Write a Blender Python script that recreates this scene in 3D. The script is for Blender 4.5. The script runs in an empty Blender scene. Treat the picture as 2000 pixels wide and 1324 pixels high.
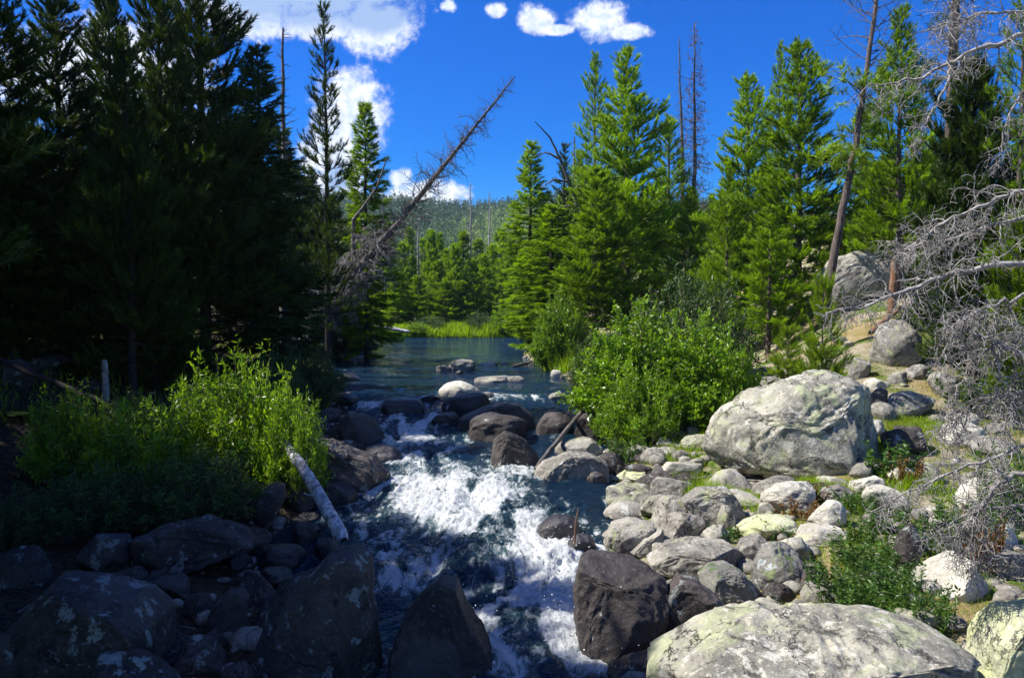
import bpy, math, random
import numpy as np
from mathutils import Vector

# ------------------------------------------------------------------ camera, sky, sun, exposure
SC = bpy.context.scene
COL = SC.collection
F = 1482.0                       # focal length in photo pixels (2000 wide)
CAM = np.array([0.0, 0.0, 3.2])
PITCH = math.atan((662 - 600) / F)
CP, SP = math.cos(PITCH), math.sin(PITCH)
cd = bpy.data.cameras.new("camera"); cam = bpy.data.objects.new("camera", cd); COL.objects.link(cam)
cam.location = CAM; cam.rotation_euler = (math.radians(90) - PITCH, 0, 0)
cd.sensor_width = 36; cd.lens = F / 2000 * 36; cd.clip_start = 0.05; cd.clip_end = 6000
SC.camera = cam

SUN_DIR = np.array([-0.97, 0.05, 1.16]); SUN_DIR /= np.linalg.norm(SUN_DIR)   # towards the sun
SUN_EL = math.asin(SUN_DIR[2]); SUN_AZ = math.atan2(SUN_DIR[0], SUN_DIR[1])
sd = bpy.data.lights.new("sun", 'SUN'); sd.energy = 5.0; sd.angle = math.radians(0.5); sd.color = (1.0, 0.95, 0.86)
sun = bpy.data.objects.new("sun", sd); COL.objects.link(sun)
sun.rotation_euler = Vector(SUN_DIR).to_track_quat('Z', 'Y').to_euler()
SC.view_settings.view_transform = 'Standard'; SC.view_settings.look = 'None'
SC.view_settings.exposure = 0.82; SC.view_settings.gamma = 1
SC.cycles.max_bounces = 7; SC.cycles.diffuse_bounces = 3; SC.cycles.glossy_bounces = 3
SC.cycles.transmission_bounces = 3; SC.cycles.volume_bounces = 0
SC.cycles.caustics_reflective = False; SC.cycles.caustics_refractive = False
SC.cycles.use_denoising = True

def at(px, py, Y):
    """world point on the plane y=Y seen at photo pixel px,py"""
    dx = (px - 1000) / F; v = -(py - 662) / F
    d = np.array([dx, CP + v * SP, -SP + v * CP])
    return CAM + d * (Y / d[1])
def proj(P):
    q = P - CAM; fz = q[:, 1] * CP - q[:, 2] * SP; up = q[:, 1] * SP + q[:, 2] * CP
    return 1000 + F * q[:, 0] / fz, 662 - F * up / fz

class NT:
    """small helper around a node tree"""
    def __init__(s, nt): s.nt = nt; s.n = nt.nodes; s.l = nt.links
    def set(s, sock, v):
        if v is None: return
        if isinstance(v, bpy.types.NodeSocket): s.l.new(v, sock)
        else:
            if hasattr(sock.default_value, '__len__') and hasattr(v, '__len__') and len(v) == 3 and len(sock.default_value) == 4: v = (*v, 1)
            sock.default_value = v
    def node(s, t, ins=(), **kw):
        n = s.n.new(t)
        for k, v in kw.items(): setattr(n, k, v)
        for k, v in (ins.items() if isinstance(ins, dict) else enumerate(ins)): s.set(n.inputs[k], v)
        return n
    def m(s, op, a, b=None, c=None, clamp=False):
        n = s.n.new('ShaderNodeMath'); n.operation = op; n.use_clamp = clamp
        for i, v in enumerate((a, b, c)): s.set(n.inputs[i], v)
        return n.outputs[0]
    def mix(s, f, a, b):
        n = s.n.new('ShaderNodeMix'); n.data_type = 'RGBA'
        s.set(n.inputs[0], f); s.set(n.inputs[6], a); s.set(n.inputs[7], b)
        return n.outputs[2]
    def ss(s, v, lo, hi):
        n = s.n.new('ShaderNodeMapRange'); n.interpolation_type = 'SMOOTHSTEP'
        s.set(n.inputs[0], v); n.inputs[1].default_value = lo; n.inputs[2].default_value = hi
        return n.outputs[0]
    def noise(s, vec, scale, detail=4, rough=.55, dist=0.0):
        n = s.node('ShaderNodeTexNoise', {'Vector': vec, 'Scale': scale, 'Detail': detail, 'Roughness': rough, 'Distortion': dist})
        return n.outputs[0]

W = bpy.data.worlds.new("World"); SC.world = W; W.use_nodes = True
def build_world():
    t = NT(W.node_tree); t.n.clear()
    sky = t.node('ShaderNodeTexSky', sky_type='NISHITA', sun_disc=False, sun_elevation=SUN_EL, sun_rotation=SUN_AZ,
                 altitude=2800, air_density=1.0, dust_density=0.15, ozone_density=3.0)
    hs = t.node('ShaderNodeHueSaturation', {'Hue': 0.5, 'Saturation': 1.5, 'Value': 1.0, 'Color': sky.outputs[0]})
    g = t.node('ShaderNodeTexCoord').outputs['Generated']
    sp = t.node('ShaderNodeSeparateXYZ', [g])
    mul = t.mix(t.ss(sp.outputs[2], .0, .36), (.75, 1.08, 1.22), (.03, .98, 1.62))
    skyc = t.node('ShaderNodeMix', {0: 1.0, 6: hs.outputs[0], 7: mul}, data_type='RGBA', blend_type='MULTIPLY').outputs[2]
    yy = t.m('MAXIMUM', sp.outputs[1], 0.02)
    u = t.m('DIVIDE', sp.outputs[0], yy); v = t.m('DIVIDE', sp.outputs[2], yy)
    uv = t.node('ShaderNodeCombineXYZ', [u, v, 0.0]).outputs[0]
    n1 = t.noise(uv, 16.0, 9, .62, .4); n2 = t.noise(uv, 55.0, 8, .66, .3)
    nn = t.m('ADD', t.m('MULTIPLY', t.m('SUBTRACT', n1, .5), 3.0), t.m('MULTIPLY', t.m('SUBTRACT', n2, .5), 2.2))
    def ell(items):
        cur = None
        for (px, py, rx, ry) in items:
            cu, cv = (px - 1000) / F, (600 - py) / F
            a = t.m('DIVIDE', t.m('SUBTRACT', u, cu), rx / F); b = t.m('DIVIDE', t.m('SUBTRACT', v, cv), ry / F)
            e = t.m('SUBTRACT', 1.0, t.m('SQRT', t.m('ADD', t.m('MULTIPLY', a, a), t.m('MULTIPLY', b, b))))
            cur = e if cur is None else t.m('MAXIMUM', cur, e)
        return cur
    shape = ell([(600, -60, 270, 150), (735, 65, 95, 60), (640, 60, 110, 40), (490, 40, 130, 60), (690, 230, 85, 105), (660, 330, 75, 110), (600, 420, 100, 80),
                 (830, 385, 100, 35), (785, 350, 30, 22), (970, 32, 22, 18), (1042, 48, 42, 32), (1165, 48, 62, 44), (1225, 72, 50, 18), (1090, 68, 40, 12), (879, 22, 18, 14),
                 (300, -250, 300, 120), (200, 150, 240, 120), (350, 300, 150, 80)])
    dens = t.ss(t.m('ADD', shape, t.m('MULTIPLY', nn, .43)), -0.04, 0.5)
    dens = t.m('MULTIPLY', dens, t.ss(sp.outputs[1], 0.02, 0.15))
    grey = t.ss(t.m('ADD', ell([(640, -40, 235, 125), (735, 10, 100, 75), (715, 265, 30, 42), (660, 350, 30, 30)]), t.m('MULTIPLY', t.m('SUBTRACT', n1, .5), .8)), -0.12, .30)
    cc = t.mix(grey, t.mix(t.ss(n2, .36, .62), (5.6, 6.6, 8.6), (8.3, 8.5, 8.9)), (3.2, 4.4, 7.0))
    c = t.mix(dens, skyc, cc)
    # unseen broken cloud overhead and behind the viewer, added to whiten ambient light
    n3 = t.noise(g, 2.2, 6, .6, .4)
    up = t.m('MAXIMUM', t.ss(sp.outputs[2], .52, .7), t.ss(sp.outputs[1], .05, -.25))
    c = t.mix(t.m('MULTIPLY', t.ss(n3, .52, .64), up), c, (4.0, 4.3, 4.9))
    bg = t.node('ShaderNodeBackground', [c, 0.075])
    out = t.node('ShaderNodeOutputWorld', [bg.outputs[0]])
build_world()

# ------------------------------------------------------------------ helpers: noise, meshes, tags
def rs(seed): return np.random.RandomState(seed)
def _hash(ix, iy, iz, seed):
    h = (ix * 374761393 + iy * 668265263 + iz * 2147483647 + seed * 974634777) & 0xffffffff
    h = ((h ^ (h >> 13)) * 1274126177) & 0xffffffff
    h = h ^ (h >> 16)
    return (h & 0xffffff) / float(0xffffff)
def vnoise(P, seed=0):
    P = np.asarray(P, dtype=np.float64); i = np.floor(P).astype(np.int64); f = P - i; f = f * f * f * (f * (f * 6 - 15) + 10)
    r = 0
    for a in (0, 1):
        wa = f[:, 0] if a else 1 - f[:, 0]
        for b in (0, 1):
            wb = f[:, 1] if b else 1 - f[:, 1]
            for c in (0, 1):
                wc = f[:, 2] if c else 1 - f[:, 2]
                r = r + wa * wb * wc * _hash(i[:, 0] + a, i[:, 1] + b, i[:, 2] + c, seed)
    return r * 2 - 1
def fbm(P, octs=4, seed=0, gain=.5, lac=2.03):
    r = 0; a = 1; s = 0
    for o in range(octs):
        r = r + a * vnoise(P * (lac ** o) + o * 17.3, seed + o * 31); s += a; a *= gain
    return r / s
def smooth(x, a, b):
    t = np.clip((x - a) / (b - a), 0, 1); return t * t * (3 - 2 * t)

def mesh_np(name, V, Fc, mat=None, smooth_=False, attrs=None):
    V = np.asarray(V, dtype=np.float32); Fc = np.asarray(Fc, dtype=np.int32)
    me = bpy.data.meshes.new(name); k = Fc.shape[1]
    me.vertices.add(len(V)); me.vertices.foreach_set('co', V.ravel())
    me.loops.add(Fc.size); me.loops.foreach_set('vertex_index', Fc.ravel())
    me.polygons.add(len(Fc)); me.polygons.foreach_set('loop_start', np.arange(0, Fc.size, k, dtype=np.int32))
    me.polygons.foreach_set('loop_total', np.full(len(Fc), k, dtype=np.int32))
    me.polygons.foreach_set('use_smooth', np.full(len(Fc), smooth_, dtype=bool))
    me.update(calc_edges=True)
    if attrs:
        for an, av in attrs.items():
            a = me.attributes.new(an, 'FLOAT', 'POINT'); a.data.foreach_set('value', np.asarray(av, dtype=np.float32))
    if mat: me.materials.append(mat)
    return me
def link(name, me, parent=None, loc=None):
    o = bpy.data.objects.new(name, me); COL.objects.link(o)
    if parent is not None: o.parent = parent
    if loc is not None: o.location = loc
    return o
def tag(o, label=None, cat=None, group=None, kind=None):
    if label: o['label'] = label
    if cat: o['category'] = cat
    if group: o['group'] = group
    if kind: o['kind'] = kind
    return o
def empty(name, loc, label, cat, group=None):
    o = bpy.data.objects.new(name, None); COL.objects.link(o); o.location = loc; o.empty_display_size = .2
    return tag(o, label, cat, group)

def tubes(paths, radii, sides=5):
    """paths: list of (n,3); radii: list of (n,) -> verts, quads"""
    Vs = []; Fs = []; off = 0
    ang = np.arange(sides) * 2 * math.pi / sides; ca = np.cos(ang)[None, :, None]; sa = np.sin(ang)[None, :, None]
    for p, r in zip(paths, radii):
        n = len(p); d = np.gradient(p, axis=0); d /= (np.linalg.norm(d, axis=1, keepdims=True) + 1e-9)
        ref = np.array([0, 0, 1.0]) if abs(d[0, 2]) < .8 else np.array([1.0, 0, 0])
        a = np.cross(d, ref); a /= (np.linalg.norm(a, axis=1, keepdims=True) + 1e-9); b = np.cross(d, a)
        ring = p[:, None, :] + (a[:, None, :] * ca + b[:, None, :] * sa) * np.asarray(r)[:, None, None]
        Vs.append(ring.reshape(-1, 3))
        i = np.arange(n - 1)[:, None] * sides; j = np.arange(sides)[None, :]; j2 = (j + 1) % sides
        q = np.stack([i + j, i + j2, i + sides + j2, i + sides + j], -1).reshape(-1, 4) + off
        Fs.append(q); off += n * sides
    return np.concatenate(Vs), np.concatenate(Fs)

def unit(v): return v / (np.linalg.norm(v, axis=-1, keepdims=True) + 1e-9)
def needles(pos, dr, size, k, wid, spread, rng, tint):
    """fans of k narrow triangles at each tuft"""
    n = len(pos); P = np.repeat(pos, k, 0); D = np.repeat(dr, k, 0); S = np.repeat(size, k) * rng.uniform(.7, 1.25, n * k)
    d = unit(D + rng.normal(0, spread, (n * k, 3))); s = unit(np.cross(d, rng.normal(0, 1, (n * k, 3))))
    P = P + D * (rng.uniform(-.35, .35, n * k) * S)[:, None]
    w = (np.repeat(size, k) * wid)[:, None]
    V = np.stack([P - s * w * .5, P + s * w * .5, P + d * S[:, None]], 1).reshape(-1, 3)
    T = np.repeat(np.repeat(tint, k), 3)
    return V, np.arange(len(V)).reshape(-1, 3), T
def leaves(pos, dr, size, wid, rng, tint):
    n = len(pos); d = unit(dr); s = unit(np.cross(d, rng.normal(0, 1, (n, 3)))); up = np.cross(s, d)
    L = size[:, None]; w = L * wid
    V = np.stack([pos, pos + d * L * .45 + s * w + up * L * .06, pos + d * L, pos + d * L * .45 - s * w + up * L * .06], 1).reshape(-1, 3)
    return V, np.arange(len(V)).reshape(-1, 4), np.repeat(tint, 4)

# ------------------------------------------------------------------ materials
def mat_new(name):
    m = bpy.data.materials.new(name); m.use_nodes = True; t = NT(m.node_tree); t.n.clear()
    out = t.node('ShaderNodeOutputMaterial'); return m, t, out
def principled(t, out, col, rough=.8, spec=.3, bump=None, **kw):
    b = t.node('ShaderNodeBsdfPrincipled', {'Base Color': col, 'Roughness': rough, 'Specular IOR Level': spec})
    for k, v in kw.items(): t.set(b.inputs[k], v)
    if bump is not None: t.set(b.inputs['Normal'], bump)
    t.l.new(b.outputs[0], out.inputs[0]); return b
def objvec(t, rnd=True):
    v = t.node('ShaderNodeTexCoord').outputs['Object']
    if rnd:
        r = t.node('ShaderNodeObjectInfo').outputs['Random']
        o = t.node('ShaderNodeCombineXYZ', [t.m('MULTIPLY', r, 37.0), t.m('MULTIPLY', r, 91.0), t.m('MULTIPLY', r, 53.0)]).outputs[0]
        v = t.node('ShaderNodeVectorMath', [v, o], operation='ADD').outputs[0]
    return v
def bumpn(t, h, strength=.5, dist=.02, normal=None):
    n = t.node('ShaderNodeBump', {'Strength': strength, 'Distance': dist, 'Height': h})
    if normal is not None: t.set(n.inputs['Normal'], normal)
    return n.outputs[0]

def rock_mat(name, dark, light, l1=(.42, .46, .12), a1=.0, l2=(.45, .5, .5), a2=.0, black=.3, rough=.85, spec=.3, crack=.0, moss=0.0):
    m, t, out = mat_new(name); v = objvec(t)
    big = t.noise(v, 1.6, 7, .62, .4)
    c = t.mix(t.ss(big, .35, .66), dark, light)
    sp = t.noise(v, 48, 4, .75); c = t.mix(t.m('MULTIPLY', t.ss(sp, .52, .62), .55), c, tuple(x * .28 for x in dark))
    sp2 = t.noise(v, 24, 5, .78); c = t.mix(t.m('MULTIPLY', t.ss(sp2, .54, .64), .6), c, tuple(min(.75, x * 1.7) for x in light))
    mid = t.noise(v, 9, 8, .7, .3)
    if a1: # yellow green lichen crusts
        n = t.noise(v, 2.3, 12, .72, .6); c = t.mix(t.m('MULTIPLY', t.ss(n, .66 - a1 * .3, .72 - a1 * .3), .85), c, t.mix(t.ss(mid, .4, .6), l1, tuple(x * .72 for x in l1)))
    if a2: # pale round lichens
        n = t.noise(v, 5.2, 10, .7, .3); c = t.mix(t.m('MULTIPLY', t.ss(n, .68 - a2 * .28, .71 - a2 * .28), .85), c, l2)
    if black:
        n = t.noise(v, 4.1, 12, .78, .5); c = t.mix(t.m('MULTIPLY', t.ss(n, .68 - black * .3, .76 - black * .3), .85), c, tuple(x * .22 for x in dark))
    if moss:
        nz = t.node('ShaderNodeSeparateXYZ', [t.node('ShaderNodeNewGeometry').outputs['Normal']]).outputs[2]
        n = t.noise(v, 6, 10, .7); c = t.mix(t.m('MULTIPLY', t.ss(t.m('ADD', n, t.m('MULTIPLY', nz, .2)), .78 - moss * .3, .86 - moss * .3), .9), c, (.06, .12, .012))
    h = t.m('ADD', t.m('MULTIPLY', mid, .7), t.m('MULTIPLY', t.noise(v, 38, 5, .7), .25))
    if crack:
        wv = t.node('ShaderNodeVectorMath', [v, t.node('ShaderNodeVectorMath', {0: t.node('ShaderNodeTexNoise', {'Vector': v, 'Scale': 1.6, 'Detail': 9, 'Roughness': .65}).outputs[1], 'Scale': 1.6}, operation='SCALE').outputs[0]], operation='ADD').outputs[0]
        vo = t.node('ShaderNodeTexVoronoi', {'Vector': wv, 'Scale': .8}, feature='DISTANCE_TO_EDGE').outputs[0]
        gate = t.ss(t.noise(v, 1.6, 3), .43, .53)
        ck = t.m('MULTIPLY', t.m('SUBTRACT', 1.0, t.ss(vo, .001, .011)), gate)
        c = t.mix(t.m('MULTIPLY', ck, crack), c, (.012, .011, .01)); h = t.m('SUBTRACT', h, t.m('MULTIPLY', ck, 1.2))
    principled(t, out, c, rough, spec, bumpn(t, h, .9, .045)); return m
def wood_mat(name, a, b, scale=(30, 30, 3), rough=.85):
    m, t, out = mat_new(name); v = t.node('ShaderNodeTexCoord').outputs['Object']
    mv = t.node('ShaderNodeMapping', {'Vector': v, 'Scale': scale}).outputs[0]
    n = t.noise(mv, 1.0, 8, .7, .4); n2 = t.noise(v, 3, 5)
    c = t.mix(t.ss(n, .35, .62), a, b); c = t.mix(t.m('MULTIPLY', t.ss(n2, .5, .7), .5), c, tuple(x * .4 for x in a))
    principled(t, out, c, rough, .2, bumpn(t, n, .9, .02)); return m
def leaf_mat(name, dark, light, trans=.35, rough=.5, spec=.4):
    m, t, out = mat_new(name)
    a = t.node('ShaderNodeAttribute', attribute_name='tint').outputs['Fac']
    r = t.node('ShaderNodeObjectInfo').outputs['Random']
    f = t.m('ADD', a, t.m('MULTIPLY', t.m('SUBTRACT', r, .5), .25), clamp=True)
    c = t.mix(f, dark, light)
    p = t.node('ShaderNodeBsdfPrincipled', {'Base Color': c, 'Roughness': rough, 'Specular IOR Level': spec})
    tr = t.node('ShaderNodeBsdfTranslucent', {'Color': t.node('ShaderNodeMix', {0: 1.0, 6: c, 7: (1.5, 1.35, .5)}, data_type='RGBA', blend_type='MULTIPLY').outputs[2]})
    mx = t.node('ShaderNodeMixShader', [trans, p.outputs[0], tr.outputs[0]])
    t.l.new(mx.outputs[0], out.inputs[0]); return m

M = {}
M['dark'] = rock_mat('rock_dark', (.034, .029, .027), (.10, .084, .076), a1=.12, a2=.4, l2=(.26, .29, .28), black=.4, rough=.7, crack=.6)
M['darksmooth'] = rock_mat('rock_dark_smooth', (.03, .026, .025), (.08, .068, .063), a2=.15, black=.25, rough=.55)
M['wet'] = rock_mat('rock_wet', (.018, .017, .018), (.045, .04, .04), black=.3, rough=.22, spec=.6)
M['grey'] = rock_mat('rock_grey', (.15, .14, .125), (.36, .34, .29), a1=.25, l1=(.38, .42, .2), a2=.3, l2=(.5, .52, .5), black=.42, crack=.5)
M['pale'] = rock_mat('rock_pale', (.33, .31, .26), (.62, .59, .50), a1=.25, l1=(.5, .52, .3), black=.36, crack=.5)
M['lichen'] = rock_mat('rock_lichen', (.16, .155, .135), (.44, .42, .34), a1=.5, l1=(.40, .43, .26), a2=.42, l2=(.55, .53, .46), black=.5, crack=.7)
M['yellow'] = rock_mat('rock_yellow', (.34, .35, .22), (.55, .56, .38), a1=.6, l1=(.55, .58, .30), black=.38, crack=.5)
M['moss'] = rock_mat('rock_moss', (.12, .12, .11), (.26, .25, .22), a1=.4, l1=(.3, .36, .16), a2=.3, black=.4, moss=.25)
M['bark'] = wood_mat('bark_brown', (.06, .045, .038), (.17, .13, .11))
M['barkred'] = wood_mat('bark_red', (.13, .065, .04), (.3, .17, .1))
M['barkdark'] = wood_mat('bark_dark', (.022, .018, .016), (.06, .05, .045))
M['deadgrey'] = wood_mat('dead_wood_grey', (.15, .14, .135), (.38, .36, .345), (14, 14, 14))
M['deadbrown'] = wood_mat('dead_wood_brown', (.065, .057, .053), (.16, .145, .135), (14, 14, 14))
M['deadwhite'] = wood_mat('bleached_wood', (.14, .13, .13), (.62, .62, .64), (16, 9, 16), .6)
M['pine'] = leaf_mat('pine_needles', (.04, .095, .003), (.31, .52, .006), .45)
M['pinelit'] = leaf_mat('young_pine_needles', (.05, .10, .004), (.28, .44, .008), .4)
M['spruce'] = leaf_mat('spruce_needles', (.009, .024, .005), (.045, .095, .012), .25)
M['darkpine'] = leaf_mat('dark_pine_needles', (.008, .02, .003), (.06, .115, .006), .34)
M['willow'] = leaf_mat('willow_leaves', (.05, .12, .006), (.27, .47, .02), .45, .35, .6)
M['willowgreyshade'] = leaf_mat('grey_and_shaded_willow_leaves', (.025, .06, .015), (.09, .17, .04), .4, .4, .5)  # grey-green willow; also the painted-in shade of the low left willows
M['grass'] = leaf_mat('grass_blades', (.07, .15, .006), (.36, .55, .015), .5)
M['drygrass'] = leaf_mat('dry_grass_blades', (.2, .17, .05), (.42, .38, .14), .4)
M['forb'] = leaf_mat('forb_leaves', (.03, .075, .012), (.12, .24, .04), .4, .4, .5)
M['redleaf'] = leaf_mat('reddened_leaves', (.13, .06, .03), (.28, .16, .07), .4)
M['browneedle'] = leaf_mat('dead_needles', (.08, .045, .02), (.2, .12, .05), .3)

# ------------------------------------------------------------------ terrain and water functions
YW = [3, 6.3, 8.3, 9.0, 10.7, 11.9, 14.8, 17.6, 19.0, 20.8, 60]
ZW = [-.02, .0, .08, .16, .3, .42, .62, .74, .92, 1.0, 1.0]
def wl(y): return np.interp(y, YW, ZW)
YL = [3, 6.3, 9, 10, 13, 15, 18, 24, 31, 54, 60]; XL = [-1.6, -2.0, -2.9, -3.0, -2.6, -3.0, -3.9, -5.6, -7.5, -13.5, -15]
YR = [3, 6.3, 8, 9, 11, 14.8, 20, 25, 31, 36, 42, 54]; XR = [.9, .9, 1.0, 1.25, 1.75, 1.9, 2.1, 1.5, .8, .5, .9, 2.2]
def xl(y): return np.interp(y, YL, XL)
def xr(y): return np.interp(y, YR, XR)
def ground_h(x, y):
    x = np.asarray(x, float); y = np.asarray(y, float)
    dl = xl(y) - x; dr = x - xr(y); df = y - 56 - 1.2 * np.sin(x * .3)
    d = np.maximum(np.maximum(dl, dr), df)
    w = wl(y)
    h = w - .5 * smooth(-d, -.1, .9) + .22 * smooth(d, -.1, 1.0)
    zr = np.interp(y, [4, 7, 10.3, 13.5, 16, 20, 24, 30, 60, 120], [.35, .55, .85, 1.2, 1.6, 2.6, 3.5, 4.8, 9, 14])
    zl = np.interp(y, [4, 7, 10, 15, 25, 45, 60, 120], [.4, .7, 1.0, 2.0, 2.8, 3, 3, 4])
    far = np.clip((y - 56) / 30, 0, 1)
    wr = smooth(dr, .6 + np.clip(y - 14, 0, 12) * .45, 3.0 + np.clip(y - 10, 0, 30) * .55)
    wl_ = smooth(dl, .8, 6.5) * (1 - far)
    h = np.where(dr > 0, h + wr * np.maximum(zr - h, 0) * np.where(y > 56, smooth(x, 8, 40), 1), h)
    h = np.where(dl > 0, h + wl_ * np.maximum(zl - h, 0), h)
    h = h + np.where(y > 56, .5 * smooth(df, 0, 25), 0)
    P = np.stack([x, y, np.zeros_like(x)], -1).reshape(-1, 3)
    n = (fbm(P * .8, 4, 5) * .10 + fbm(P * 5, 3, 9) * .025).reshape(x.shape)
    return h + n * np.clip(.35 + d, .1, 1)
def g1(x, y): return float(ground_h(np.array([x]), np.array([y]))[0])
def ray_ground(px, py, water=True):
    """depth Y where the sight line meets ground or water"""
    Y = np.geomspace(3.5, 400, 700)
    dx = (px - 1000) / F; v = -(py - 662) / F; dy = CP + v * SP; k = Y / dy
    X = dx * k; Z = CAM[2] + (-SP + v * CP) * k
    g = ground_h(X, Y)
    if water:
        inw = (X > xl(Y)) & (X < xr(Y)) & (Y < 56); g = np.where(inw, np.maximum(g, wl(Y)), g)
    b = np.where(Z <= g)[0]
    return float(Y[b[0]]) if len(b) else 400.0

def ground_mat():
    m, t, out = mat_new('ground'); v = t.node('ShaderNodeTexCoord').outputs['Object']
    n = t.noise(v, 1.1, 9, .65, .3); n2 = t.noise(v, 14, 6, .7); n3 = t.noise(v, .45, 5)
    c = t.mix(t.ss(n2, .35, .65), (.2, .165, .11), (.42, .37, .27))
    c = t.mix(t.ss(n, .46, .58), c, t.mix(t.ss(n2, .4, .6), (.05, .09, .012), (.12, .17, .03)))
    c = t.mix(t.m('MULTIPLY', t.ss(n3, .5, .62), .7), c, (.30, .22, .10))
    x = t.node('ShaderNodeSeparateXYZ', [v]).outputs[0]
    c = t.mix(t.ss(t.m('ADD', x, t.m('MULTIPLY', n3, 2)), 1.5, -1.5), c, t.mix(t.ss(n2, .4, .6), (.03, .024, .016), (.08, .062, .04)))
    principled(t, out, c, .95, .1, bumpn(t, t.m('ADD', n2, t.m('MULTIPLY', t.noise(v, 60, 3), .4)), .8, .05)); return m
def build_ground():
    # one sheet, finer near the stream, to the horizon
    ys = np.concatenate([np.linspace(-12, 3, 20, endpoint=False), np.geomspace(3, 62, 330), np.geomspace(64, 3000, 60)])
    tt = np.linspace(-1, 1, 261); xs_n = np.sign(tt) * (np.abs(tt) ** 2.2)
    X = []; Y = []
    for y in ys:
        half = 40 + abs(y) * 1.3; X.append(xs_n * half + .0); Y.append(np.full(len(tt), y))
    X = np.array(X); Y = np.array(Y); Z = ground_h(X, Y)
    V = np.stack([X, Y, Z], -1).reshape(-1, 3); r, c = X.shape
    i = np.arange(r - 1)[:, None] * c + np.arange(c - 1)[None, :]
    Fq = np.stack([i, i + 1, i + c + 1, i + c], -1).reshape(-1, 4)
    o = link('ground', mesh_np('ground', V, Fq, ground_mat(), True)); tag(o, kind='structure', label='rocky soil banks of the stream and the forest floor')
build_ground()

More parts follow.
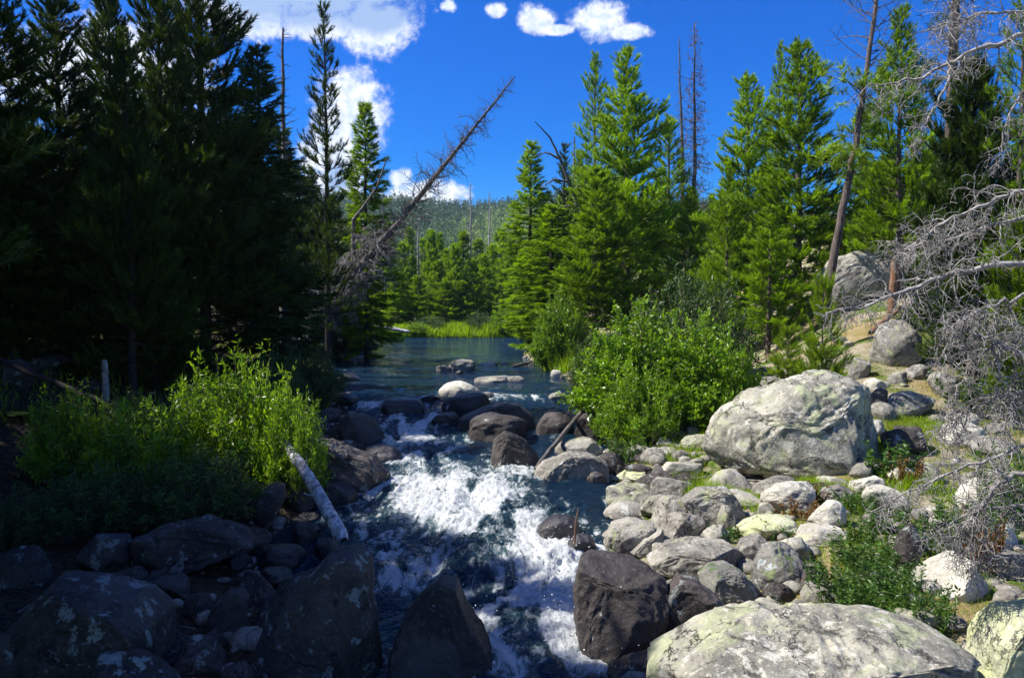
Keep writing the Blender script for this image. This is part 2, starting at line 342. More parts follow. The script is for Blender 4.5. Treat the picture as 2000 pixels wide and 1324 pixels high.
# ------------------------------------------------------------------ rocks
_ico = {}
def ico(n):
    if n in _ico: return _ico[n]
    import bmesh
    bm = bmesh.new(); bmesh.ops.create_icosphere(bm, subdivisions=n, radius=1.0)
    V = np.array([v.co[:] for v in bm.verts]); Fc = np.array([[v.index for v in f.verts] for f in bm.faces]); bm.free()
    _ico[n] = (V, Fc); return _ico[n]
ROCKS = []
def rock(bb, kind, label, seed, poly=None, dr=.85, Y=None, ang=.85, p=3.1, sub=5, name='boulder', group=None, rough=1.0, base=None, emb=.14, cuts=()):
    """a boulder whose outline fills the photo box bb=(x0,y0,x1,y1) standing where its base row meets the ground"""
    x0, y0, x1, y1 = bb; rng = rs(seed)
    D, Fc = ico(sub); P = D.copy()
    r = (np.abs(D) ** p).sum(1) ** (-1 / p); P = D * r[:, None]
    if poly is not None:
        q = np.array(poly, float); cx, cy = (x0 + x1) / 2, (y0 + y1) / 2; s = max(x1 - x0, y1 - y0) / 2
        q = np.stack([(q[:, 0] - cx) / s, (cy - q[:, 1]) / s], 1)
        q2 = np.concatenate([q, q[:1]]); dense = np.concatenate([np.linspace(q2[i], q2[i + 1], 12, endpoint=False) for i in range(len(q))])
        th = np.arctan2(dense[:, 1], dense[:, 0]); rr = np.hypot(dense[:, 0], dense[:, 1]); o = np.argsort(th)
        R = np.interp(np.arctan2(D[:, 2], D[:, 0]), th[o], rr[o], period=2 * math.pi)
        rc = np.hypot(D[:, 0], D[:, 2])
        f = (1 - np.abs(D[:, 1]) ** 3.0) ** (1 / 3.0) / (rc + 1e-6)
        f = np.where(rc < .02, 0, f)
        P = np.stack([D[:, 0] * f * R, np.sign(D[:, 1]) * np.abs(D[:, 1]) ** .8 * s / s * .8, D[:, 2] * f * R], 1)
    else:
        a = rng.uniform(-.6, .6); c_, s_ = math.cos(a), math.sin(a)
        P = P @ np.array([[c_, s_, 0], [-s_, c_, 0], [0, 0, 1]])
        P[:, 0] += P[:, 2] * rng.uniform(-.25, .25); P[:, 0] *= 1 - .22 * P[:, 2]; P[:, 1] *= 1 - .2 * P[:, 2]
    ncut = int(14 * ang) + 3
    for k in range(ncut):
        n = rng.normal(0, 1, 3)
        if poly is not None: n[0] *= .35; n[2] *= .35; n[1] = -abs(n[1]) * 1.2
        n /= np.linalg.norm(n); c0 = rng.uniform(.62, .9) * (P @ n).max()
        d = P @ n - c0; P -= np.where(d > 0, d * (.55 + .4 * ang), 0)[:, None] * n
    for n, c0 in cuts:
        n = np.array(n) / np.linalg.norm(n); d = P @ n - c0 * (P @ n).max(); P -= np.where(d > 0, d * .93, 0)[:, None] * n
    off = rng.uniform(-50, 50, 3)
    P = P + D * (fbm(D * 1.3 + off, 3, seed) * .13 * (.4 if poly is not None else 1) + fbm(D * 5 + off, 4, seed + 7, .6) * .035 * rough - np.abs(fbm(D * 3.1 + off, 3, seed + 3)) * .05 * rough)[:, None]
    if sub >= 6: P = P + D * (fbm(D * 18 + off, 3, seed + 9, .6) * .008 * rough)[:, None]
    P -= (P.max(0) + P.min(0)) / 2; P /= (P.max(0) - P.min(0)) / 2
    by = base if base is not None else min(y1, 1400)
    if Y is None: Y = ray_ground((x0 + x1) / 2, by)
    ty1 = y1 + emb * (y1 - y0); wpx, hpx = x1 - x0, ty1 - y0
    sx = wpx / F * Y / 2; sz = hpx / F * Y / 2; sy = sx * dr; Yc = Y + sy * .55
    cx, cy, cz = at((x0 + x1) / 2, (y0 + ty1) / 2, Yc)
    for it in range(7):
        Q = P * np.array([sx, sy, sz]) + np.array([cx, Yc, cz]); Q = Q[Q[:, 1] > .5]
        u, v = proj(Q)
        sx *= wpx / (u.max() - u.min()); sz *= max(.45, min(2, hpx / (v.max() - v.min()))); sy = sx * dr
        sz = max(sz, sx * .12); Yc = Y + sy * .55
        cx += ((x0 + x1) / 2 - (u.max() + u.min()) / 2) / F * Yc
        cz -= (y0 - v.min()) / F * Yc
    Q = P * np.array([sx, sy, sz])
    # keep it bedded: the underside goes well below the ground
    gz = g1(cx, Yc)
    if cz - sz > gz - .05:
        low = Q[:, 2] < 0; Q[low, 2] *= (cz - gz + .12) / sz
    o = link(name, mesh_np(name, Q, Fc, M[kind], True), loc=(cx, Yc, cz))
    tag(o, label, 'rock', group); ROCKS.append((cx, Yc, cz, sx, sy, sz)); return o

def build_rocks():
    near = [
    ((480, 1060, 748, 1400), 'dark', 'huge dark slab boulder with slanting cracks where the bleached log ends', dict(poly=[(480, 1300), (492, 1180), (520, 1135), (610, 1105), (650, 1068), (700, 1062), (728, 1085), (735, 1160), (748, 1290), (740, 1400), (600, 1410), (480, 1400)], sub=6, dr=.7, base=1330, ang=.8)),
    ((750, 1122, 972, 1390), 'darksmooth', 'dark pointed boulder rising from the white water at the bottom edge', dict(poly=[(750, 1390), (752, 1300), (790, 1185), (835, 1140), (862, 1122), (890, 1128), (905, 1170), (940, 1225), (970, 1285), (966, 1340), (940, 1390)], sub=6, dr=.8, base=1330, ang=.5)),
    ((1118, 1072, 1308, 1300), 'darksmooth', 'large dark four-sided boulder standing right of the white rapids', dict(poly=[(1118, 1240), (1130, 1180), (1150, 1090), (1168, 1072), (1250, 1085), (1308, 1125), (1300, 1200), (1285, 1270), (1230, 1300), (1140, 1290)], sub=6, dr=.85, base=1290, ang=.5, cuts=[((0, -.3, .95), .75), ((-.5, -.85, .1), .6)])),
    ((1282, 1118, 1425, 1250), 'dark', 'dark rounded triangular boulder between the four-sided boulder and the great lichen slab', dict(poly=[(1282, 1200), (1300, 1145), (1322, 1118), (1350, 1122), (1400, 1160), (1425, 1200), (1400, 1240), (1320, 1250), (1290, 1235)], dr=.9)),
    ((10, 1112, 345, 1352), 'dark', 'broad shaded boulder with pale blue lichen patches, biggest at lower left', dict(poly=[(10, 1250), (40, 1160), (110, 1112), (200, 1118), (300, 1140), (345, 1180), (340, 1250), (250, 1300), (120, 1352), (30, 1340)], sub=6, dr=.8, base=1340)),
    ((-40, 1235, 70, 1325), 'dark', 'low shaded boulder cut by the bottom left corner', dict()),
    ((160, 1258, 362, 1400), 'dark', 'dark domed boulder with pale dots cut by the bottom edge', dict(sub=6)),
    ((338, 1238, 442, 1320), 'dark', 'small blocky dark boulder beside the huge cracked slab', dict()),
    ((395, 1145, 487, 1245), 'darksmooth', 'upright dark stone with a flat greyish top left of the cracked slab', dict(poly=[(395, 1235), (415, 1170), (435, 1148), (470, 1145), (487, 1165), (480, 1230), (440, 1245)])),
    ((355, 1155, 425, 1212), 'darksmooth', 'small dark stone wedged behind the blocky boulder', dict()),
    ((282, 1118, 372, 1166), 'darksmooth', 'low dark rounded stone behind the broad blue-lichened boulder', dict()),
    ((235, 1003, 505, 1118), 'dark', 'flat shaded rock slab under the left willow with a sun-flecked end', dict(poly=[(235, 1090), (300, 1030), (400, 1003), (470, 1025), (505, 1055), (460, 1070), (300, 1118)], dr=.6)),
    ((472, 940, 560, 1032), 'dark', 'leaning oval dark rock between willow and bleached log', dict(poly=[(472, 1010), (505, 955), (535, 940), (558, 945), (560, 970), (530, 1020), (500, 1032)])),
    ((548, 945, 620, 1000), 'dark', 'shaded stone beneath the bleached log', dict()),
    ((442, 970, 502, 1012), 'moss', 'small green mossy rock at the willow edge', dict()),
    ((468, 915, 560, 950), 'dark', 'low dark flat rock at the foot of the left willow', dict()),
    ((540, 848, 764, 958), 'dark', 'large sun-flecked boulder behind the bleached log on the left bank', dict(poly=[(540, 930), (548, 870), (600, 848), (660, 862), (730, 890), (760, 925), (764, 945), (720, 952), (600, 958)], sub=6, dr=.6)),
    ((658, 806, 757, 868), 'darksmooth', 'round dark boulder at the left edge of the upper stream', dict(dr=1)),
    ((700, 866, 792, 906), 'wet', 'low wet rock washed by water left of the upper rapid', dict()),
    ((570, 1018, 632, 1060), 'wet', 'small wet rock in the side trickle beside the log', dict()),
    ((632, 768, 700, 790), 'wet', 'low wet rock at the left lip of the lake outlet', dict()),
    ((655, 728, 705, 746), 'wet', 'dark tip of rock breaking the lake surface at left shore', dict()),
    ((742, 776, 832, 812), 'wet', 'wet black rock at the lip with water spilling over it', dict(rough=1.5)),
    ((820, 770, 858, 785), 'wet', 'tiny wet rock beside the spill', dict(sub=4)),
    ((874, 701, 929, 724), 'grey', 'rounded grey rock farthest out in the lake outlet', dict(ang=.8)),
    ((852, 713, 880, 724), 'grey', 'little brown-grey rock touching the farthest lake rock', dict(sub=4)),
    ((888, 722, 904, 731), 'wet', 'tiny black rock tip just in front of the farthest lake rock', dict(sub=4)),
    ((934, 706, 973, 714), 'pale', 'thin pale rock lying flat on the lake surface', dict(sub=4)),
    ((978, 705, 992, 710), 'pale', 'smallest pale rock tip on the lake surface', dict(sub=4)),
    ((922, 733, 1004, 748), 'grey', 'long flat brown-grey rock low in the lake outlet', dict()),
    ((990, 734, 1028, 746), 'grey', 'short flat rock joined to the right end of the long flat rock', dict(sub=4)),
    ((855, 743, 940, 775), 'pale', 'pale sunlit domed rock midstream above the dark ones', dict(p=2.2, ang=.2, dr=1)),
    ((934, 765, 966, 780), 'grey', 'small grey rock beside the pale domed rock', dict(sub=4)),
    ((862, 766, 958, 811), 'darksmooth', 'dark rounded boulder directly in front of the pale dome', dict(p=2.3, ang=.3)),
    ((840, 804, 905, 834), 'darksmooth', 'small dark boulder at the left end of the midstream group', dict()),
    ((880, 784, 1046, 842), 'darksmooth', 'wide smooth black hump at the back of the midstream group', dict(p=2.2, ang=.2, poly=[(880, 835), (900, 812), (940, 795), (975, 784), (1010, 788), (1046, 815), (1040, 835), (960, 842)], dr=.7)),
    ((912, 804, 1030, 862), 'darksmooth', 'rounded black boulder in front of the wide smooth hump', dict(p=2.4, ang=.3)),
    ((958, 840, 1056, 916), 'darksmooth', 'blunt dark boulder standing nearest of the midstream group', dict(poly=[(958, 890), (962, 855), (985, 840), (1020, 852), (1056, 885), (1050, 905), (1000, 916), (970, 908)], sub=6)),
    ((1045, 804, 1122, 852), 'darksmooth', 'dark boulder left of the driftwood pole', dict()),
    ((1122, 800, 1190, 868), 'darksmooth', 'dark boulder under the right willow beyond the driftwood pole', dict()),
    ((1078, 852, 1180, 890), 'grey', 'low brownish rock behind the sunlit end of the right-hand bank rock', dict()),
    ((1033, 880, 1190, 942), 'grey', 'long humped grey rock at the stream edge by the foot of the driftwood', dict(poly=[(1033, 930), (1060, 900), (1110, 880), (1160, 884), (1190, 900), (1188, 925), (1130, 940), (1060, 942)], sub=6, dr=.6)),
    ((1150, 882, 1222, 925), 'dark', 'dark rock joined to the right end of the long humped rock', dict()),
    ((1140, 914, 1186, 948), 'dark', 'small pointed dark stone on the right waterline', dict(ang=1)),
    ((1188, 905, 1222, 930), 'dark', 'smaller dark stone right of the pointed one', dict(sub=4, ang=1)),
    ((1068, 764, 1106, 783), 'grey', 'small brown rock at the right shore near the lake outlet', dict(sub=4)),
    ((1112, 768, 1146, 782), 'pale', 'pale small rock at the water below the right willow', dict(sub=4)),
    ((1075, 722, 1098, 736), 'pale', 'pale stone at the foot of the shore grass', dict(sub=4)),
    ((1195, 917, 1268, 947), 'yellow', 'flat yellowish sunlit rock lying on another at the water', dict(ang=1)),
    ((1182, 942, 1287, 988), 'lichen', 'sunlit yellow-faced rock under the flat yellowish rock', dict(ang=.9)),
    ((1178, 975, 1276, 1016), 'grey', 'smooth oval grey rock at the edge of the green shallows', dict(p=2.3, ang=.3)),
    ((1272, 905, 1300, 935), 'grey', 'small upright stone in the willow shade', dict(sub=4, ang=1)),
    ((1220, 905, 1290, 932), 'dark', 'low dark rock half hidden in the willow shade', dict()),
    ((1268, 930, 1362, 978), 'grey', 'grey-brown rock left of the tall ridge-backed rock', dict()),
    ((1368, 914, 1480, 985), 'grey', 'pale-topped grey rock in front of the bright grass', dict(ang=.6, Y=10.6)),
    ((1328, 948, 1462, 1030), 'grey', 'large ridge-backed grey rock with a dark right face', dict(poly=[(1328, 975), (1360, 950), (1420, 948), (1445, 975), (1462, 1010), (1430, 1030), (1360, 1028)], sub=6, dr=.8)),
    ((1272, 965, 1358, 1035), 'grey', 'rounded grey boulder leaning on the ridge-backed rock', dict(ang=.6)),
    ((1286, 997, 1382, 1052), 'grey', 'angular grey rock with a peaked top below the rounded boulder', dict(ang=1)),
    ((1178, 1008, 1280, 1080), 'grey', 'wedge rock with a dark right face beside the splashing water', dict(poly=[(1178, 1060), (1192, 1020), (1225, 1008), (1280, 1020), (1276, 1045), (1240, 1080), (1190, 1080)], ang=1)),
    ((1226, 1030, 1297, 1085), 'grey', 'narrow tilted splinter rock between wedge and big oval boulder', dict(poly=[(1226, 1082), (1255, 1048), (1288, 1030), (1297, 1050), (1270, 1080), (1250, 1085)])),
    ((1262, 1046, 1452, 1135), 'grey', 'big oval grey boulder with pale top, in the middle of the right bank', dict(poly=[(1262, 1095), (1290, 1060), (1340, 1048), (1410, 1055), (1450, 1090), (1452, 1125), (1400, 1135), (1290, 1130)], sub=6, dr=.8, p=2.3)),
    ((1362, 1093, 1490, 1182), 'moss', 'greenish five-sided boulder in front of the big oval boulder', dict(poly=[(1362, 1120), (1385, 1098), (1420, 1093), (1455, 1115), (1490, 1155), (1488, 1175), (1420, 1182), (1375, 1160)], sub=6)),
    ((1432, 1040, 1512, 1098), 'grey', 'small rounded rock with a black right flank behind the ball-shaped boulder', dict()),
    ((1465, 1056, 1584, 1150), 'moss', 'ball-shaped boulder, half sunlit and half dark, beside the leafy plants', dict(p=2.2, ang=.3, sub=6, dr=1)),
    ((1488, 1138, 1562, 1180), 'dark', 'low dark stone under the ball-shaped boulder', dict()),
    ((1562, 1110, 1612, 1155), 'dark', 'small dark round stone at the left edge of the leafy plants', dict(sub=4)),
    ((1562, 1130, 1650, 1185), 'grey', 'curved grey stone among the leafy plants above the great slab', dict()),
    ((1430, 1002, 1562, 1052), 'yellow', 'flat rock with a bright yellow lichen face', dict(ang=.4)),
    ((1545, 1020, 1658, 1066), 'pale', 'pale grainy rock right of the yellow lichen rock', dict()),
    ((1482, 938, 1597, 1003), 'pale', 'speckled rock with a black hollow and red leaves at its foot', dict(sub=6, ang=.6)),
    ((1600, 945, 1670, 985), 'grey', 'small rounded grey rock with a shaded belly right of the red leaves', dict()),
    ((1577, 975, 1655, 1028), 'pale', 'pale rounded rock with a rust-coloured spot', dict()),
    ((1478, 980, 1518, 1006), 'grey', 'little pale rock half sunk in plants left of the speckled rock', dict(sub=4)),
    ((1590, 928, 1640, 950), 'pale', 'small blue-white rock at the end of the bright grass', dict(sub=4, ang=1)),
    ((1678, 945, 1780, 1000), 'pale', 'wide pale rock under the tips of the dead branches', dict()),
    ((1655, 928, 1730, 962), 'pale', 'bright flat rock behind the wide pale rock', dict(ang=.8)),
    ((1730, 912, 1790, 945), 'pale', 'rough pale rock against the dark red plant', dict()),
    ((1262, 1172, 1918, 1420), 'lichen', 'great lichen-crusted slab boulder filling the lower right', dict(poly=[(1262, 1310), (1330, 1255), (1400, 1190), (1470, 1172), (1560, 1182), (1680, 1184), (1800, 1190), (1885, 1225), (1918, 1320), (1910, 1420), (1500, 1425), (1262, 1400)], sub=6, dr=.55, base=1330, Y=4.9, ang=.3, rough=1.5, cuts=[((-.05, -.3, .95), .62)])),
    ((1884, 1165, 2200, 1420), 'yellow', 'yellow-green boulder in the bottom right corner', dict(poly=[(1884, 1215), (1960, 1175), (2060, 1165), (2200, 1180), (2200, 1400), (1920, 1420), (1900, 1320)], sub=6, dr=.6, base=1330, Y=5.3, ang=.3)),
    ((1760, 1074, 1946, 1218), 'pale', 'sharp-edged pale block lying on the great slab', dict(poly=[(1760, 1155), (1800, 1110), (1865, 1074), (1905, 1118), (1946, 1165), (1930, 1195), (1885, 1218), (1800, 1190)], sub=6, dr=.8, Y=6.9, ang=.9, rough=.5, cuts=[((.45, -.8, .1), .42), ((-.6, -.3, .7), .45)])),
    ((1938, 1150, 1990, 1190), 'grey', 'grey stone behind the yellow-green corner boulder', dict(sub=4)),
    ((1742, 1022, 1800, 1120), 'dark', 'shaded rock under the dead branches beside the leafy plants', dict()),
    ((1842, 1010, 1990, 1120), 'pale', 'bright rock seen through the low dead twigs', dict(Y=8.0)),
    ((1860, 930, 2010, 1010), 'pale', 'broad pale boulder behind the lower dead branches', dict()),
    ((1368, 721, 1716, 940), 'lichen', 'largest sunlit boulder, grey and lichened, beside the right willow', dict(poly=[(1368, 870), (1392, 812), (1450, 765), (1530, 742), (1600, 722), (1660, 724), (1678, 745), (1690, 790), (1716, 880), (1700, 930), (1600, 940), (1400, 925)], sub=6, dr=.62, ang=.3, rough=1.3, Y=10.8, cuts=[((.86, -.5, .1), .62), ((-.45, -.45, .75), .66), ((0, -.8, .55), .6)])),
    ((1583, 488, 1768, 612), 'grey', 'big weathered boulder up the slope behind the leaning pine', dict(poly=[(1583, 550), (1625, 500), (1665, 488), (1730, 494), (1750, 530), (1768, 570), (1740, 612), (1620, 612)], sub=6, dr=.8, Y=24.3, cuts=[((.1, -.75, -.5), .45)])),
    ((1695, 625, 1802, 712), 'grey', 'rounded blue-grey boulder in dappled shade on the slope', dict()),
    ((1655, 698, 1702, 738), 'grey', 'rough grey rock just above the top of the largest boulder', dict()),
    ((1684, 738, 1738, 762), 'pale', 'small blue-white flat rock right of the largest boulder', dict(sub=4)),
    ((1690, 757, 1735, 806), 'dark', 'shaded rock tucked behind the edge of the largest boulder', dict()),
    ((1716, 762, 1828, 814), 'grey', 'low sunlit grey boulder on the grassy slope', dict(sub=6, p=2.3)),
    ((1730, 724, 1772, 752), 'grey', 'small brown rock on the sandy slope', dict(sub=4)),
    ((1765, 711, 1822, 742), 'grey', 'flat-topped rock higher on the sandy slope', dict()),
    ((1718, 832, 1812, 888), 'dark', 'black-and-white rock beside the right end of the largest boulder', dict(ang=.9)),
    ((1828, 820, 1925, 872), 'pale', 'long white rock on the grass under the dead branches', dict()),
    ((1810, 725, 1880, 780), 'grey', 'grey rock half hidden by dead twigs on the slope', dict()),
    ((1790, 600, 1850, 640), 'grey', 'grey rock at the top of the sandy slope', dict()),
    ((1098, 1040, 1168, 1092), 'wet', 'sharp wet black rock where side water pours in', dict(ang=1)),
    ((1030, 1003, 1135, 1058), 'wet', 'rounded black rock with water sheeting over it in the rapids', dict(p=2.2, ang=.2, emb=.6)),
    ((60, 690, 130, 735), 'dark', 'shaded brown rock on the left forest floor', dict()),
    ((95, 680, 150, 712), 'dark', 'bluish rock deeper in the left forest', dict()),
    ((5, 700, 70, 760), 'dark', 'dark rock at the left edge behind the fallen log', dict()),
    ((150, 740, 200, 765), 'dark', 'small rock near the bleached stump on the left', dict(sub=4)),
    ((620, 938, 700, 985), 'wet', 'dark wet ledge at the foot of the sun-flecked boulder', dict()),
    ((500, 1060, 600, 1110), 'wet', 'low wet stone in the shaded side channel', dict()),
    ((430, 1075, 500, 1110), 'wet', 'dark stone in the trickle below the flat slab', dict()),
    ((1080, 715, 1100, 728), 'grey', 'small stone at the base of the right shore spruce', dict(sub=4)),
    ((150, 1040, 262, 1118), 'dark', 'shaded angular rock above the blue-lichened boulder', dict()),
    ((-20, 1062, 105, 1150), 'dark', 'dark rock at the left edge under the shaded shrub', dict()),
    ((88, 1012, 170, 1062), 'dark', 'low shaded rock half covered by the dark shrub', dict()),
    ((612, 1050, 668, 1092), 'wet', 'wet stone wedged under the lower end of the bleached log', dict()),
    ((505, 1105, 575, 1150), 'wet', 'black stone in the side channel behind the cracked slab', dict()),
    ((430, 1290, 500, 1350), 'dark', 'dark stone at the bottom edge left of the cracked slab', dict()),
    ((1400, 985, 1440, 1040), 'grey', 'small stone in the gap under the ridge-backed rock', dict(sub=4)),
    ((660, 636, 730, 662), 'darksmooth', 'shaded rounded rock on the far left lake shore', dict(sub=4)),
    ]
    for i, (bb, k, lab, kw) in enumerate(near):
        rock(bb, k, lab, 100 + i * 13, group='boulders and stones of the stream banks', **kw)
build_rocks()

def build_fillers():
    rng = rs(404); prot = []
    for k in range(7):
        D, Fc = ico(4); r_ = (np.abs(D) ** 2.8).sum(1) ** (-1 / 2.8); P = D * r_[:, None]; rg = rs(900 + k)
        for q in range(9):
            n = rg.normal(0, 1, 3); n /= np.linalg.norm(n); d = P @ n - rg.uniform(.6, .85) * (P @ n).max(); P -= np.where(d > 0, d * .85, 0)[:, None] * n
        P = P + D * (fbm(D * 2 + k * 9, 4, k) * .14)[:, None]
        prot.append(mesh_np('stone', P * np.array([1, .8, .62]), Fc, M[('grey', 'pale', 'grey', 'lichen', 'dark', 'pale', 'grey')[k]], True))
    C = np.array([(c[0], c[1], c[3], c[4]) for c in ROCKS]); n = 0; tries = 0
    while n < 270 and tries < 9000:
        tries += 1
        if n < 225: y = rng.uniform(5.5, 21); x = float(xr(y)) + rng.uniform(-.35, 5.5 if y < 10 else 9) * rng.rand() ** .6
        else: y = rng.uniform(5.5, 17); x = float(xl(y)) - rng.uniform(-.4, 1.6)
        s = rng.uniform(.10, .30) * (1 if n < 225 else .9)
        if y < 9 and x > 1.5: s *= .7
        d = np.hypot((C[:, 0] - x) / (C[:, 2] + s), (C[:, 1] - y) / (C[:, 3] + s)).min()
        if d < .8: continue
        k = rng.randint(0, 7) if n < 225 else 4
        o = link('stone', prot[k], loc=(x, y, g1(x, y) + s * .22)); o.scale = (s * rng.uniform(.9, 1.4), s * rng.uniform(.8, 1.3), s * rng.uniform(.8, 1.3)); o.rotation_euler = (rng.uniform(-.3, .3), rng.uniform(-.3, .3), rng.uniform(0, 6.3))
        tag(o, 'small stone filling a gap among the larger boulders of the ' + ('right' if n < 225 else 'left') + ' bank', 'stone', 'gap-filling stones of the ' + ('right' if n < 225 else 'left') + ' bank')
        C = np.vstack([C, [x, y, s, s]]); n += 1
build_fillers()

# small stones filling the banks
def build_pebbles():
    rng = rs(77); D, Fc = ico(2); Vs = []; Fs = []; off = 0
    spots = []
    while len(spots) < 1500:
        y = rng.uniform(4.2, 20) if rng.rand() < .8 else rng.uniform(20, 34)
        side = rng.rand() < .72
        x = xr(y) + rng.exponential(2.0) - .5 if side else xl(y) - rng.exponential(1.2) + .5
        spots.append((x, y))
    sp = np.array(spots); h = ground_h(sp[:, 0], sp[:, 1])
    for (x, y), z in zip(spots, h):
        r = rng.uniform(.03, .11) * (1 + .3 * (rng.rand() < .1) * 2)
        s = np.array([r * rng.uniform(.8, 1.5), r * rng.uniform(.8, 1.4), r * rng.uniform(.5, .8)])
        P = D * (1 + .25 * vnoise(D * 1.3 + rng.uniform(0, 90, 3), 3))[:, None] * s
        Vs.append(P + np.array([x, y, z + s[2] * .3])); Fs.append(Fc + off); off += len(D)
    o = link('pebbles', mesh_np('pebbles', np.concatenate(Vs), np.concatenate(Fs), M['grey'], True))
    tag(o, 'loose small stones between the boulders of both banks', 'pebbles', kind='stuff')
build_pebbles()

# ------------------------------------------------------------------ water
def water_mat():
    m, t, out = mat_new('river_water'); v = t.node('ShaderNodeTexCoord').outputs['Object']
    foam = t.node('ShaderNodeAttribute', attribute_name='foam').outputs['Fac']
    ru = t.node('ShaderNodeAttribute', attribute_name='rough').outputs['Fac']
    mv = t.node('ShaderNodeMapping', {'Vector': v, 'Scale': (1.15, .55, 1.0)}).outputs[0]
    nA = t.noise(mv, 4.6, 10, .64, 1.6); nB = t.noise(mv, 15, 8, .66, 1.3)
    n = t.m('ADD', t.m('MULTIPLY', nA, .7), t.m('MULTIPLY', nB, .3))
    n = t.m('ADD', .5, t.m('MULTIPLY', t.m('SUBTRACT', n, .5), 1.75))
    f = t.ss(t.m('ADD', t.m('MULTIPLY', foam, .40), n), .70, 1.04)
    aer = t.ss(t.m('ADD', t.m('MULTIPLY', foam, .6), nA), .6, 1.1)
    deep = t.mix(aer, (.005, .024, .052), (.075, .14, .15))
    rip = t.node('ShaderNodeMapping', {'Vector': v, 'Scale': (.55, 1.5, 1.0)}).outputs[0]
    hb = t.m('ADD', t.m('MULTIPLY', t.noise(rip, 6, 5, .6, .3), t.m('ADD', .75, t.m('MULTIPLY', ru, 1.1))), t.m('MULTIPLY', t.noise(rip, 26, 4, .6), t.m('ADD', .28, t.m('MULTIPLY', ru, .4))))
    nb = bumpn(t, hb, 1.0, .14)
    p = t.node('ShaderNodeBsdfPrincipled', {'Base Color': deep, 'Roughness': .05, 'IOR': 1.33, 'Specular IOR Level': .65, 'Normal': nb})
    fb = bumpn(t, t.m('ADD', n, t.m('MULTIPLY', t.noise(v, 60, 5, .7), .5)), 1.0, .05)
    fo = t.node('ShaderNodeBsdfPrincipled', {'Base Color': (.66, .69, .70), 'Roughness': .4, 'Specular IOR Level': .5, 'Normal': fb})
    mx = t.node('ShaderNodeMixShader', [f, p.outputs[0], fo.outputs[0]]); t.l.new(mx.outputs[0], out.inputs[0]); return m
FOAM = [ # px, py, rx, ry, amount  (places of broken water)
 (880, 965, 150, 30, 1.0), (760, 950, 70, 14, .6), (960, 1010, 130, 40, .8), (1060, 1040, 60, 30, .6), (820, 1000, 120, 35, .65), (1060, 1100, 120, 40, 1.15), (960, 1130, 90, 40, .9), (1110, 1140, 60, 60, .8),
 (930, 1060, 70, 30, .6), (740, 1075, 50, 35, .7), (760, 1130, 90, 34, 1.0), (830, 1120, 80, 40, .6), (1000, 1200, 120, 65, 1.05), (1040, 1290, 110, 75, 1.05), (1080, 1230, 60, 50, .7), (700, 1030, 40, 20, .7),
 (720, 792, 55, 9, 1.0), (700, 750, 40, 5, .45), (850, 800, 22, 22, .8), (790, 835, 75, 26, 1.0), (830, 880, 95, 34, 1.0), (880, 930, 100, 20, .6), (1000, 775, 50, 6, .7), (1060, 778, 40, 7, .7), (890, 768, 20, 5, .4),
 (1090, 845, 20, 22, .8), (1180, 1035, 45, 22, .9), (1150, 1070, 30, 20, .8), (1200, 1310, 60, 25, .8), (560, 1040, 60, 15, .4), (640, 1010, 30, 14, .5), (770, 762, 30, 4, .3), (1000, 925, 60, 15, .45), (950, 780, 20, 8, .6), (780, 805, 22, 16, .6)]
